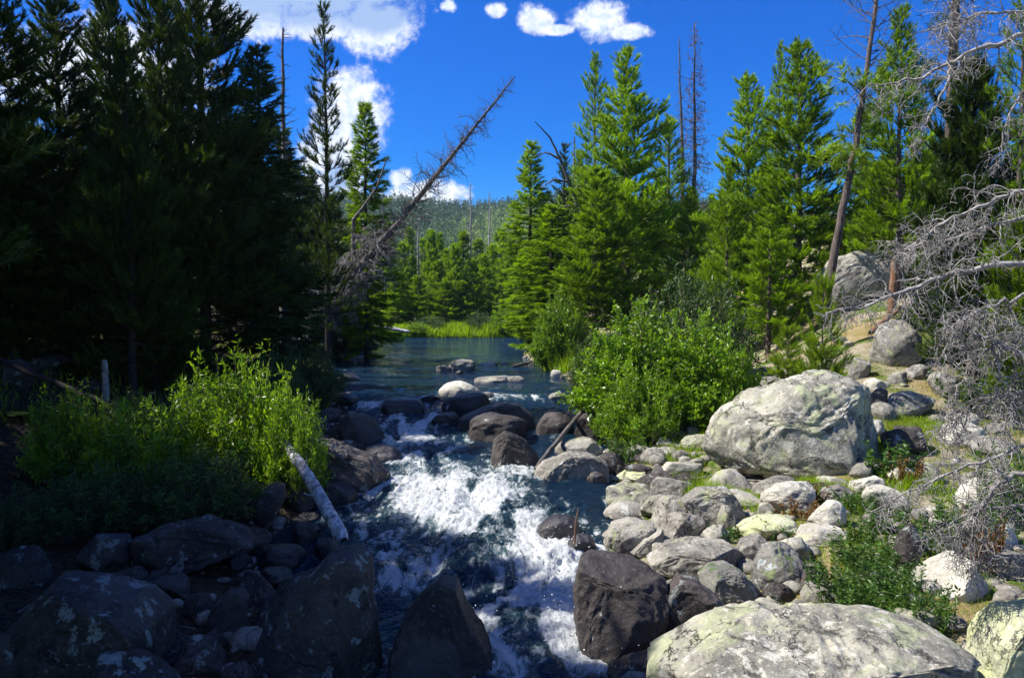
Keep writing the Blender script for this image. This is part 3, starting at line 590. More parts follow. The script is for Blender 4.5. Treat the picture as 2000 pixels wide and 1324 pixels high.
def build_water():
    ny, nx = 760, 340
    ys = np.concatenate([np.geomspace(3.2, 22, 620), np.geomspace(22.1, 60, 140)])
    tt = np.linspace(0, 1, nx)
    X = []; Y = []
    for y in ys:
        a, b = float(xl(y)) - 1.6, float(xr(y)) + 1.6; X.append(a + (b - a) * tt); Y.append(np.full(nx, y))
    X = np.array(X).ravel(); Y = np.array(Y).ravel(); Z = wl(Y)
    P = np.stack([X, Y, Z], 1); u, v = proj(P)
    foam = np.zeros(len(X))
    for (px, py, rx, ry, a) in FOAM: foam += a * np.exp(-(((u - px) / rx) ** 2 + ((v - py) / ry) ** 2))
    for (cx, cy, cz, sx, sy, sz) in ROCKS:
        if cy > 22 or cx > 2.6 or cx < -4.2: continue
        d = np.hypot((X - cx) / sx, (Y - cy) / sy); foam += .35 * np.exp(-((d - 1.08) / .13) ** 2) * (np.interp(Y, [4, 20, 24], [1, .8, 0]))
    foam = np.clip(foam, 0, 1.3)
    slope = np.interp(Y, [3, 8, 8.6, 12.5, 14, 18, 20, 24, 32, 40], [.6, .8, 1, 1, .7, .7, .55, .35, .2, .08])
    edge = np.minimum(X - xl(Y), xr(Y) - X); cal = smooth(edge, -.1, .7)
    amp = slope * (.35 + .65 * cal)
    Q = np.stack([X * 1.0, Y * .75, np.zeros_like(X)], 1)
    warp = np.stack([fbm(Q * 1.1 + 3, 2, 61), fbm(Q * 1.1 + 9, 2, 62), np.zeros_like(X)], 1) * .5
    w1 = fbm((Q + warp) * 1.6, 3, 41)
    w2 = 1 - 2.2 * np.abs(fbm((Q + warp) * 4.0, 4, 42, .6)); w3 = 1 - 2 * np.abs(fbm((Q + warp) * 12.0, 3, 43, .6))
    w4 = fbm(Q * 26, 3, 44, .65)
    Z = Z + amp * (w1 * .13 + w2 * .022 * (1 - smooth(Y, 18, 24)) + foam * (w2 * .035 + w3 * .022 + w4 * .03 + .03))
    foam = foam * (.32 + .90 * smooth(fbm((Q * [1.5, .7, 1] + warp) * 2.1, 3, 47), -.22, .26))
    foam2 = np.clip(foam + amp * (w2 * .12 + w3 * .05) * (foam > .12), 0, 1.3)
    V = np.stack([X, Y, Z], 1); n = len(ys)
    i = np.arange(n - 1)[:, None] * nx + np.arange(nx - 1)[None, :]
    Fq = np.stack([i, i + 1, i + nx + 1, i + nx], -1).reshape(-1, 4)
    o = link('river', mesh_np('river', V, Fq, water_mat(), True, {'foam': foam2, 'rough': np.clip(slope, 0.04, 1)}))
    tag(o, 'clear lake outlet breaking into white rapids between boulders', kind='structure')
    # droplets thrown up over the rapids
    rng = rs(5); D, Fc = ico(1); Vs = []; Fs = []; off = 0
    idx = np.where((foam > .6) & (Y < 13) & (X > -2.2) & (X < 1.5))[0]; pick = rng.choice(idx, 1100)
    for j in pick:
        r = rng.uniform(.003, .009); c = V[j] + np.array([rng.normal(0, .04), rng.normal(0, .04), rng.exponential(.05) + .01])
        Vs.append(D * r + c); Fs.append(Fc + off); off += len(D)
    m, t, out = mat_new('water_droplets'); principled(t, out, (.85, .88, .9), .2, .6)
    tag(link('spray', mesh_np('spray', np.concatenate(Vs), np.concatenate(Fs), m, True)), 'droplets of white spray thrown up above the rapids', 'spray', kind='stuff')
build_water()

# ------------------------------------------------------------------ conifers
def conifer_mesh(seed, H=14., R=2.2, base=.12, nb=150, kind='pine', dens=1.0, tuft=.2, k=9, wid=.11, mat='pine', bark='bark', sparse=0.0, lean=(0, 0), prof=None, twigk=1.0, r0=None, deadlow=0.12):
    rng = rs(seed); r0 = r0 or H * .013
    nz = 14; zz = np.linspace(0, H, nz); wob = np.cumsum(rng.normal(0, .02 * H / 14, (nz, 2)), 0); wob -= wob[0]
    trunk = np.stack([wob[:, 0] + lean[0] * zz, wob[:, 1] + lean[1] * zz, zz], 1)
    rad = r0 * (1 - zz / H) ** .8 + .012
    paths = [trunk]; radii = [rad]
    PO = []; DI = []; SI = []; TI = []
    clumpseed = seed * 3
    for b in range(nb):
        u = (b + rng.rand()) / nb; u = base + (1 - base) * u ** .9
        if rng.rand() < sparse: continue
        z = u * H; o = np.array([np.interp(z, zz, trunk[:, 0]), np.interp(z, zz, trunk[:, 1]), z])
        rel = (u - base) / (1 - base)
        pr = prof(rel) if prof else (1 - rel) ** .65 * min(1, .55 + rel * 3.2)
        az = b * 2.399 + rng.uniform(-.5, .5)
        lump = vnoise(np.array([[math.cos(az) * 1.4, math.sin(az) * 1.4, z / H * 7.]]) + seed * 5.1, seed)[0]
        L = (R * pr * (1 + .55 * lump) + .18) * rng.uniform(.6, 1.15)
        if kind == 'pine': el = math.radians(rng.uniform(-18, 16) + 45 * rel ** 1.8); curl = rng.uniform(.1, .55)
        else: el = math.radians(rng.uniform(-28, -8) + 60 * rel ** 2.2); curl = rng.uniform(.1, .45)
        ns = 6; s = np.linspace(0, 1, ns); hd = np.array([math.cos(az), math.sin(az)])
        sw = rng.normal(0, .12)
        x = s * L * math.cos(el); zc = s * L * math.sin(el) + curl * L * .45 * s ** 2.4
        side = np.array([-hd[1], hd[0]]) * sw * L
        bp = np.stack([o[0] + hd[0] * x + side[0] * s ** 2, o[1] + hd[1] * x + side[1] * s ** 2, o[2] + zc], 1)
        paths.append(bp); radii.append(np.linspace(max(.012, L * .014), .005, ns))
        if rel < deadlow and rng.rand() < .6: continue
        nt = int(max(4, L * 9 * dens))
        ts = np.sort(rng.uniform(.22 if L > .8 else .05, 1, nt)); bd = unit(np.gradient(bp, axis=0))
        for tpos in ts:
            q = np.array([np.interp(tpos, s, bp[:, c]) for c in range(3)]); d0 = np.array([np.interp(tpos, s, bd[:, c]) for c in range(3)])
            tl = (L * .45 * (1.2 - tpos) + .16) * rng.uniform(.5, 1.2) * twigk
            sd_ = np.cross(d0, [0, 0, 1]) * (1 if rng.rand() < .5 else -1)
            td = unit(d0 * .8 + sd_ * rng.uniform(.3, 1.1) + np.array([0, 0, rng.uniform(.0, .7) if kind == 'pine' else rng.uniform(-.35, .15)]))
            m_ = max(2, int(tl / (tuft * .55))); ss_ = (np.arange(m_) + .5) / m_ * tl
            up = (np.array([0, 0, .7]) if kind == 'pine' else np.array([0, 0, -.1]))
            pp = q + td * ss_[:, None] + up * (ss_[:, None] ** 2) * .5
            dd = unit(td + up * ss_[:, None])
            PO.append(pp); DI.append(dd); SI.append(np.full(m_, tuft) * rng.uniform(.8, 1.15))
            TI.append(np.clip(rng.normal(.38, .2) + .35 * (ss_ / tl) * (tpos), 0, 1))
    PO = np.concatenate(PO); DI = np.concatenate(DI); SI = np.concatenate(SI); TI = np.concatenate(TI)
    # leader
    lp = trunk[-1] + np.stack([np.zeros(5), np.zeros(5), np.linspace(-.7, .1, 5)], 1)
    PO = np.concatenate([PO, lp]); DI = np.concatenate([DI, np.tile([0, 0, 1.], (5, 1))]); SI = np.concatenate([SI, np.full(5, tuft)]); TI = np.concatenate([TI, np.full(5, .6)])
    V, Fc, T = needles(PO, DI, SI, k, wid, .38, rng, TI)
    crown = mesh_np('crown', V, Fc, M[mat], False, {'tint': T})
    tv, tf = tubes(paths, radii, 5)
    tm = mesh_np('trunk', tv, tf, M[bark], True)
    return dict(trunk=tm, crown=crown, H=H, R=R)

PROT = {}
def protos():
    col = lambda r: (1 - r) ** .55 * min(1, .5 + r * 3)
    PROT['pineA'] = conifer_mesh(1, 14, 2.5, .05, 190, 'pine', 1.0, .21, 11, .17, 'pine')
    PROT['pineB'] = conifer_mesh(2, 14, 2.1, .03, 200, 'pine', 1.0, .21, 11, .17, 'pine', prof=col)
    PROT['pineC'] = conifer_mesh(3, 14, 2.5, .06, 150, 'pine', .85, .21, 10, .17, 'pine', sparse=.12)
    PROT['pineLit'] = conifer_mesh(4, 7, 2.1, .03, 130, 'pine', 1.2, .18, 12, .15, 'pinelit', prof=col)
    PROT['pineSparse'] = conifer_mesh(5, 16, 2.2, .2, 110, 'pine', .8, .25, 10, .12, 'pine', sparse=.2, bark='bark')
    PROT['spruceA'] = conifer_mesh(6, 14, 2.4, .03, 240, 'spruce', 1.2, .24, 10, .17, 'spruce', bark='barkdark')
    PROT['spruceB'] = conifer_mesh(7, 14, 1.9, .03, 230, 'spruce', 1.2, .24, 10, .17, 'pine', bark='barkdark')
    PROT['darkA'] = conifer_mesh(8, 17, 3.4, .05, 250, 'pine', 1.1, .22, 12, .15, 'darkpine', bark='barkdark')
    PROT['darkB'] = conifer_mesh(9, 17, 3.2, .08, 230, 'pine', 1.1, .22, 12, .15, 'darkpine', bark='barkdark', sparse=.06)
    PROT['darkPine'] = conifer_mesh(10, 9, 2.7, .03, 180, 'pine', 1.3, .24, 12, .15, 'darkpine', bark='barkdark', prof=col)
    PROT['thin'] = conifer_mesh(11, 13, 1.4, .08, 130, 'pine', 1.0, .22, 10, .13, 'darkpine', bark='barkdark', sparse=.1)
    PROT['sapling'] = conifer_mesh(12, 2.0, .62, .08, 60, 'pine', 1.8, .13, 14, .09, 'pinelit', r0=.03)
    PROT['farA'] = conifer_mesh(13, 10, 1.9, .03, 100, 'pine', .7, .42, 9, .2, 'pine')
    PROT['farB'] = conifer_mesh(14, 10, 1.5, .03, 110, 'spruce', .7, .42, 9, .2, 'pine', bark='barkdark')
protos()
def place_tree(proto, px, top, Y, label, width=None, name='pine_tree', group=None, xyz=None, rot=None, lean=None, H=None):
    p = PROT[proto]
    x = at(px, 600, Y)[0] if xyz is None else xyz[0]; yy = Y if xyz is None else xyz[1]
    z = g1(x, yy)
    if H is None: H = at(px, top, yy)[2] - z
    o = empty(name, (x, yy, z - .1), label, 'tree', group)
    sz = H / p['H']; sx = (width / F * yy / 2) / p['R'] if width else sz
    o.scale = (sx, sx, sz); rng = rs(int(abs(px) * 7 + yy * 13) % 99991); o.rotation_euler = (0, 0, rng.uniform(0, 6.28) if rot is None else rot)
    if lean: o.rotation_euler = (lean[1], lean[0], o.rotation_euler[2])
    for part in ('trunk', 'crown'):
        c = bpy.data.objects.new(part, p[part]); COL.objects.link(c); c.parent = o
    return o
def build_trees():
    G = 'dark conifers of the left bank'
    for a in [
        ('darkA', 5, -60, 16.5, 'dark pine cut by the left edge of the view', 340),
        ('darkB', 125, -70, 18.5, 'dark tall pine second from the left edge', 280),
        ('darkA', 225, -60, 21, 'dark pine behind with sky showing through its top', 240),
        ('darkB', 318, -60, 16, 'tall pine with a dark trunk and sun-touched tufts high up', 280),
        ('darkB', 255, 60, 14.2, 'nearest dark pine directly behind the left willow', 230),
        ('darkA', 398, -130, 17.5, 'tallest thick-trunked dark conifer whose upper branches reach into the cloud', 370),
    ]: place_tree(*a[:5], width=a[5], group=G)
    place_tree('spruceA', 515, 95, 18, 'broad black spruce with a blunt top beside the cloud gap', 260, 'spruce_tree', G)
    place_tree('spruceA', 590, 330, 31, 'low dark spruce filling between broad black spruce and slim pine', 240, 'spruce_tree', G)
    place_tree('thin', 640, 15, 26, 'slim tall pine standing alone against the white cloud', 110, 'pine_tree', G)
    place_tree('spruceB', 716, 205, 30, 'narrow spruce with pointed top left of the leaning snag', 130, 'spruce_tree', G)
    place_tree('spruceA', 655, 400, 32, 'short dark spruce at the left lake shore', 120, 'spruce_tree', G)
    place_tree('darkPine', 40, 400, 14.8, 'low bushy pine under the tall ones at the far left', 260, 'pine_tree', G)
    place_tree('darkPine', 210, 330, 15.5, 'young dark pine with sun-flecked tips among the left trunks', 260, 'pine_tree', G)
    place_tree('darkPine', 300, 470, 15, 'short pine lit at the edge behind the left willow', 160, 'pine_tree', G)
    bg = [(-120, 100, 26), (30, 200, 30), (150, 260, 34), (270, 200, 31), (350, 240, 36), (440, 250, 29), (500, 260, 36), (560, 260, 38), (610, 330, 41), (80, 260, 40), (200, 280, 44), (400, 230, 46), (650, 380, 46), (700, 430, 40), (-40, 90, 36)]
    for i, (px, top, Y) in enumerate(bg):
        place_tree(('darkA', 'spruceA', 'darkB')[i % 3], px, top, Y, 'dim conifer standing in the second row behind the dark left-bank trees', None, ('pine_tree', 'spruce_tree', 'pine_tree')[i % 3], 'second row conifers of the left bank')
    # trees beyond the left edge that shade the near bank and the stream
    off = [(-15, 14.5, 15), (-8.6, 5.6, 11.3), (-11, 3.2, 13.5), (-8.0, 2.2, 12), (-12.5, 6.6, 15), (-6.3, -.5, 11), (-14, 1.0, 16), (-10.5, -2, 15), (-17, 17.5, 12), (-9.6, 8.5, 12.0), (-7.2, 6.4, 10.4), (-5.6, 3.6, 9.0), (-12, 9.7, 13)]
    for i, (x, y, H) in enumerate(off):
        place_tree('darkB' if i % 2 else 'darkA', -500 - i * 9, 0, y, 'dark conifer standing outside the left edge of the view', None, 'pine_tree', 'conifers beyond the left edge', xyz=(x, y), H=H)
    G = 'conifers of the right bank'
    for a in [
        ('spruceB', 1034, 278, 37, 'pointed spruce standing at the lake corner left of the big pines', 125, 'spruce_tree'),
        ('spruceB', 1075, 400, 34, 'dense low spruce overhanging the lake edge on the right', 170, 'spruce_tree'),
        ('thin', 1103, 284, 38, 'slender spruce right behind the bent dead snag', 80, 'spruce_tree'),
        ('pineC', 1160, 108, 40, 'pine whose dark bare-tipped top pokes up left of the widest pine', 140, 'pine_tree'),
        ('pineA', 1224, 102, 34, 'widest bright green pine of the middle group', 250, 'pine_tree'),
        ('pineB', 1160, 330, 32, 'green pine filling the lower left of the widest pine', 185, 'pine_tree'),
        ('pineC', 1305, 228, 39, 'pine with sparse upswept tips left of the two dead spires', 175, 'pine_tree'),
        ('pineA', 1350, 370, 33, 'rounded pine below the two dead spires', 140, 'pine_tree'),
        ('pineB', 1457, 148, 30, 'narrow twin-tipped pine right of the dead spires', 175, 'pine_tree'),
        ('pineC', 1516, 88, 36, 'thin paler pine just behind the tall dense pine', 100, 'pine_tree'),
        ('pineB', 1556, 82, 27, 'tall dense pine with three tips right of the middle', 220, 'pine_tree'),
        ('pineA', 1420, 330, 28, 'dark pine at the left foot of the twin-tipped pine', 130, 'pine_tree'),
        ('pineA', 1755, 18, 24, 'tall pine with bright tufts behind the leaning trunk', 200, 'pine_tree'),
        ('darkPine', 1885, 128, 17, 'very dark dense pine behind the hanging dead branches', 230, 'pine_tree'),
        ('pineLit', 1725, 320, 30, 'bright green young pine right of the leaning trunk', 190, 'pine_tree'),
        ('pineLit', 1805, 300, 25, 'sunlit young pine in front of the very dark pine', 150, 'pine_tree'),
        ('pineLit', 1640, 430, 26, 'small bright pine left of the slope boulder', 110, 'pine_tree'),
        ('pineA', 1500, 400, 25, 'low dark pine at the right edge of the willow', 150, 'pine_tree'),
        ('pineLit', 1985, 420, 13, 'green pine low at the right edge behind the twig tangle', 170, 'pine_tree'),
        ('darkPine', 1950, 380, 15, 'dark pine at the right edge above the slope', 240, 'pine_tree'),
        ('pineSparse', 1985, -40, 16, 'pine cut by the right edge with a bright tuft above the dead limb', 180, 'pine_tree'),
    ]: place_tree(a[0], a[1], a[2], a[3], a[4], a[5], a[6], G)
    bg = [(1130, 300, 55), (1210, 300, 60), (1290, 330, 52), (1390, 380, 48), (1440, 350, 55), (1500, 330, 50), (1600, 330, 45), (1680, 300, 42), (1060, 420, 52), (1820, 250, 38), (1900, 250, 34), (1980, 230, 34), (1350, 400, 60), (1740, 260, 40), (1630, 380, 36)]
    for i, (px, top, Y) in enumerate(bg):
        place_tree(('pineA', 'pineB', 'spruceB')[i % 3], px, top, Y, 'green conifer filling the second row behind the right-bank pines', None, ('pine_tree', 'pine_tree', 'spruce_tree')[i % 3], 'second row conifers of the right bank')
    # far shore
    fs = [(748, 470, 60), (765, 490, 62), (785, 478, 66), (806, 500, 60), (826, 470, 70), (842, 455, 64), (858, 510, 62), (872, 490, 68), (888, 480, 60), (905, 455, 66), (925, 510, 60), (945, 500, 64), (962, 480, 68), (980, 520, 60), (1000, 470, 64), (1018, 490, 70), (815, 540, 59), (870, 550, 58.5), (770, 545, 58.5), (900, 550, 59), (735, 500, 64), (715, 470, 62), (690, 450, 64), (1045, 460, 66), (935, 470, 80), (800, 450, 84), (860, 460, 88), (980, 450, 86), (760, 440, 90), (1010, 440, 90)]
    for i, (px, top, Y) in enumerate(fs):
        place_tree('farB' if i % 3 == 0 else 'farA', px, top, Y + 5, 'green conifer in the row on the far lake shore', 46 + (i * 7) % 20, 'pine_tree', 'conifers on the far shore')
build_trees()

# trees with their own character
def dead_twigs(path, rad, rng, n, Lf, droop=-.25, sub=3, curl=.25, updir=None, along=(.05, 1.0), r=.012, sides=4, seg=7, rmin=.0):
    """paths of bare side branches with forked curling twigs"""
    out = []; s = np.linspace(0, 1, len(path)); d = unit(np.gradient(path, axis=0))
    for i in range(n):
        t = along[0] + (along[1] - along[0]) * (i + rng.rand()) / n
        q = np.array([np.interp(t, s, path[:, c]) for c in range(3)]); d0 = np.array([np.interp(t, s, d[:, c]) for c in range(3)])
        L = Lf(t) * rng.uniform(.5, 1.15)
        w = unit(np.cross(d0, rng.normal(0, 1, 3))); v = unit(d0 * rng.uniform(.1, .7) + w)
        pts = [q]; cur = v.copy(); bend = rng.normal(0, curl, 3)
        for k in range(seg):
            cur = unit(cur + bend * .5 + rng.normal(0, curl, 3) * .6 + np.array([0, 0, droop]) * .35); pts.append(pts[-1] + cur * L / seg)
        pts = np.array(pts); rr = r * (L ** .5)
        out.append((pts, np.maximum(np.linspace(rr, rr * .25, len(pts)), rmin), L))
    res = [(p, q) for p, q, _ in out]
    if sub > 0:
        for p, q, L in out:
            m = int(rng.uniform(.6, 1.3) * sub * max(.6, min(2.2, L * 2)))
            if m: res += dead_twigs(p, q, rng, m, lambda t, L=L: L * .5 * (1.1 - t * .6) + .05, droop, max(0, sub - 4), curl * 1.25, r=r * .8, seg=6, rmin=rmin)
    return res
def wood_obj(name, paths, mat, parent, sides=5, origin=(0, 0, 0)):
    V, Fc = tubes([p for p, _ in paths], [r for _, r in paths], sides)
    return link(name, mesh_np(name, V - np.array(origin), Fc, M[mat], True), parent)
def bent(points, n=14, jit=.0, rng=None):
    P = np.array(points, float); s = np.linspace(0, 1, len(P)); t = np.linspace(0, 1, n)
    Q = np.stack([np.interp(t, s, P[:, c]) for c in range(3)], 1)
    for _ in range(2): Q[1:-1] = (Q[:-2] + 2 * Q[1:-1] + Q[2:]) / 4
    if jit and rng is not None: Q[1:-1] += rng.normal(0, jit, Q[1:-1].shape)
    return Q

def build_snags():
    rng = rs(21)
    # the leaning bare snag over the lake
    a, b = at(560, 690, 28), at(1006, 150, 30); path = bent([a, (a * .5 + b * .5) + np.array([.05, 0, -.12]), b], 24, .015, rng)
    root = empty('leaning_snag', a, 'bare dead tree leaning far out over the lake against the blue sky', 'dead tree')
    wood_obj('trunk', [(path, np.linspace(.20, .02, 24))], 'deadbrown', root, 8, a)
    tw = dead_twigs(path, None, rng, 210, lambda t: 1.65 * (1 - t) ** .55 * (1 if t > .3 else .9) + .18, -.05, 4, .22, along=(.34, .99), r=.020)
    wood_obj('branches', tw, 'deadbrown', root, 3, a)
    tw = dead_twigs(path, None, rng, 60, lambda t: 1.7, -.5, 7, .4, along=(.1, .42), r=.022)
    wood_obj('root_side_branches', tw, 'deadgrey', root, 3, a)
    # grey tangle of its lower limbs by the lake shore
    c = at(680, 640, 29)
    # the two dead spires
    for px, top, lab, w in ((1326, 74, 'left of the two bare dead spires against the sky', .8), (1356, 42, 'right, taller dead spire with rusty needles left', 1.15)):
        Y = 42; p0 = at(px + (8 if px < 1340 else -6), 600, Y); p0[2] = g1(p0[0], Y); p1 = at(px, top, Y)
        path = bent([p0, (p0 + p1) / 2 + np.array([.12, 0, 0]), p1], 20, .02, rng)
        root = empty('dead_spruce', p0, lab, 'dead tree', 'dead spires above the right bank')
        wood_obj('trunk', [(path, np.linspace(.2, .02, 20))], 'deadbrown', root, 6, p0)
        tw = dead_twigs(path, None, rng, 230, lambda t: w * 1.55 * (1 - t) ** .75 + .12, -.35, 3, .15, along=(.25, .99), r=.020)
        wood_obj('branches', tw, 'deadbrown', root, 3, p0)
        if px > 1340:
            ends = np.array([p[-1] for p, _ in tw if len(p) > 4]); sel = ends[rng.rand(len(ends)) < .55]; n = len(sel)
            V, Fc, T = needles(sel, unit(rng.normal(0, 1, (n, 3)) + [0, 0, -.5]), np.full(n, .22), 5, .12, .6, rng, rng.rand(n))
            link('dead_needles', mesh_np('dead_needles', V - p0, Fc, M['browneedle'], False, {'tint': T}), root)
    # thin dead trees behind
    for px, top, Y, w, lab in ((919, 358, 72, .9, 'thin bare dead tree rising above the far shore, taller one'), (956, 374, 74, .7, 'thinner bare dead tree right of the taller one on the far shore'),
                               (817, 430, 66, .6, 'bare pole of a dead tree among the far shore pines'), (1122, 268, 44, .5, 'short bare spike between slender spruce and the pines'),
                               (553, 55, 24, .5, 'thin dead spike rising behind the broad black spruce'), (1008, 430, 70, .5, 'bare dead trunk near the lake corner spruce')):
        p0 = at(px, 600, Y); p0[2] = g1(p0[0], Y); p1 = at(px, top, Y); path = bent([p0, p1], 14, .03, rng)
        root = empty('dead_tree', p0, lab, 'dead tree', 'thin dead trees')
        wood_obj('trunk', [(path, np.linspace(.18, .03, 14))] + dead_twigs(path, None, rng, 60, lambda t: w * 1.5 * (1 - t) ** .5 + .15, -.3, 2, .2, along=(.4, .99), r=.026), 'deadgrey' if px < 1100 and px > 600 else 'deadbrown', root, 4, p0)
    # bent dead snag left of the big pine
    Y = 35; pts = [at(1180, 560, Y), at(1150, 440, Y), at(1120, 385, Y), at(1098, 320, Y), at(1075, 270, Y), at(1045, 238, Y)]
    path = bent(pts, 26, .01, rng); root = empty('bent_snag', pts[0], 'bent bare snag arching over between the spruces', 'dead tree')
    wood_obj('trunk', [(path, np.linspace(.14, .02, 26))], 'deadbrown', root, 6, pts[0])
    lims = []
    for (pa, pb, pc) in (((1108, 355), (1080, 350), (1056, 368)), ((1090, 310), (1070, 298), (1052, 300)), ((1130, 400), (1090, 405), (1060, 425)), ((1118, 370), (1140, 360), (1150, 340))):
        lims.append((bent([at(*pa, Y), at(*pb, Y - .3), at(*pc, Y - .5)], 9, .02, rng), np.linspace(.06, .015, 9)))
    tw = []
    for p, r in lims: wood_obj('branch', [(p, r)] + dead_twigs(p, r, rng, 8, lambda t: .5, -.5, 1, .25, r=.02), 'deadbrown', root, 4, pts[0])
    # dead branch beside the narrow spruce
    Y = 29; p = bent([at(690, 430, Y), at(735, 370, Y), at(757, 305, Y)], 12, .01, rng); root = empty('bare_snag', at(690, 560, Y), 'short bare snag crossing the narrow pointed spruce', 'dead tree')
    wood_obj('trunk', [(bent([at(690, 560, Y), at(690, 430, Y)], 6), np.linspace(.1, .07, 6)), (p, np.linspace(.07, .02, 12))] + dead_twigs(p, None, rng, 14, lambda t: .7 * (1 - t) + .2, 0, 2, .2, r=.018), 'deadbrown', root, 4, at(690, 560, Y))
    # leaning living pine with bare top on the slope
    Y = 20; pts = [at(1612, 600, Y), at(1640, 440, Y), at(1668, 300, Y), at(1690, 160, Y), at(1712, 0, Y), at(1722, -90, Y)]; path = bent(pts, 30, .012, rng)
    root = empty('leaning_pine', pts[0], 'leaning pine with scaly pinkish trunk and tufts of needles against the sky', 'tree')
    wood_obj('trunk', [(path, np.linspace(.12, .03, 30))], 'bark', root, 9, pts[0])
    tw = dead_twigs(path, None, rng, 70, lambda t: 1.25 if t > .5 else .9, .15, 3, .2, along=(.32, .98), r=.016)
    wood_obj('branches', tw, 'deadbrown', root, 3, pts[0])
    S = []; 
    for p, r in tw:
        zrel = (p[-1][2] - pts[0][2]) / (pts[-1][2] - pts[0][2])
        if len(p) > 4 and zrel < .68 and vnoise(p[-1][None] * .9, 8)[0] > -.3: S += [p[-1], p[-2], p[-3]]
    S = np.array(S); n = len(S); V, Fc, T = needles(S, unit(rng.normal(0, .5, (n, 3)) + [0, 0, .5]), np.full(n, .23), 14, .10, .7, rng, rng.uniform(.3, 1, n))
    link('needles', mesh_np('needles', V - pts[0], Fc, M['pinelit'], False, {'tint': T}), root)
    # half dead pine top right
    Y = 21; pts = [at(1850, 420, Y), at(1858, 200, Y), at(1866, 0, Y), at(1870, -120, Y)]; pts[0][2] = g1(pts[0][0], Y); path = bent(pts, 30, .012, rng)
    root = empty('half_dead_pine', pts[0], 'half-dead pine with grey bare twigs rising out of the very dark pine', 'tree')
    wood_obj('trunk', [(path, np.linspace(.18, .06, 30))], 'bark', root, 8, pts[0])
    tw = dead_twigs(path, None, rng, 110, lambda t: 1.5 * (1.1 - t * .5), .12, 4, .22, along=(.4, .99), r=.015)
    wood_obj('branches', tw, 'deadgrey', root, 3, pts[0])
    S = np.array([p[-1] for p, r in tw if vnoise(p[-1][None] * 1.3, 4)[0] > .15]); n = len(S)
    V, Fc, T = needles(S, unit(rng.normal(0, .5, (n, 3)) + [0, 0, .4]), np.full(n, .16), 12, .08, .7, rng, rng.rand(n))
    link('needles', mesh_np('needles', V - pts[0], Fc, M['darkpine'], False, {'tint': T}), root)
    # broken reddish trunk on the slope
    p0 = at(1742, 602, 22); p0[2] = min(p0[2], g1(p0[0], 22)); p1 = at(1748, 502, 22); path = bent([p0, p1], 10, .006, rng); path_r = np.linspace(.12, .10, 10); path_r[-1] = .05
    root = empty('broken_trunk', p0, 'short broken reddish tree trunk standing right of the slope boulder', 'tree stump')
    wood_obj('trunk', [(path, path_r)], 'barkred', root, 9, p0)
    wood_obj('branch_stubs', dead_twigs(path, None, rng, 6, lambda t: .25, 0, 0, .1, r=.03), 'barkred', root, 4, p0)
build_snags()

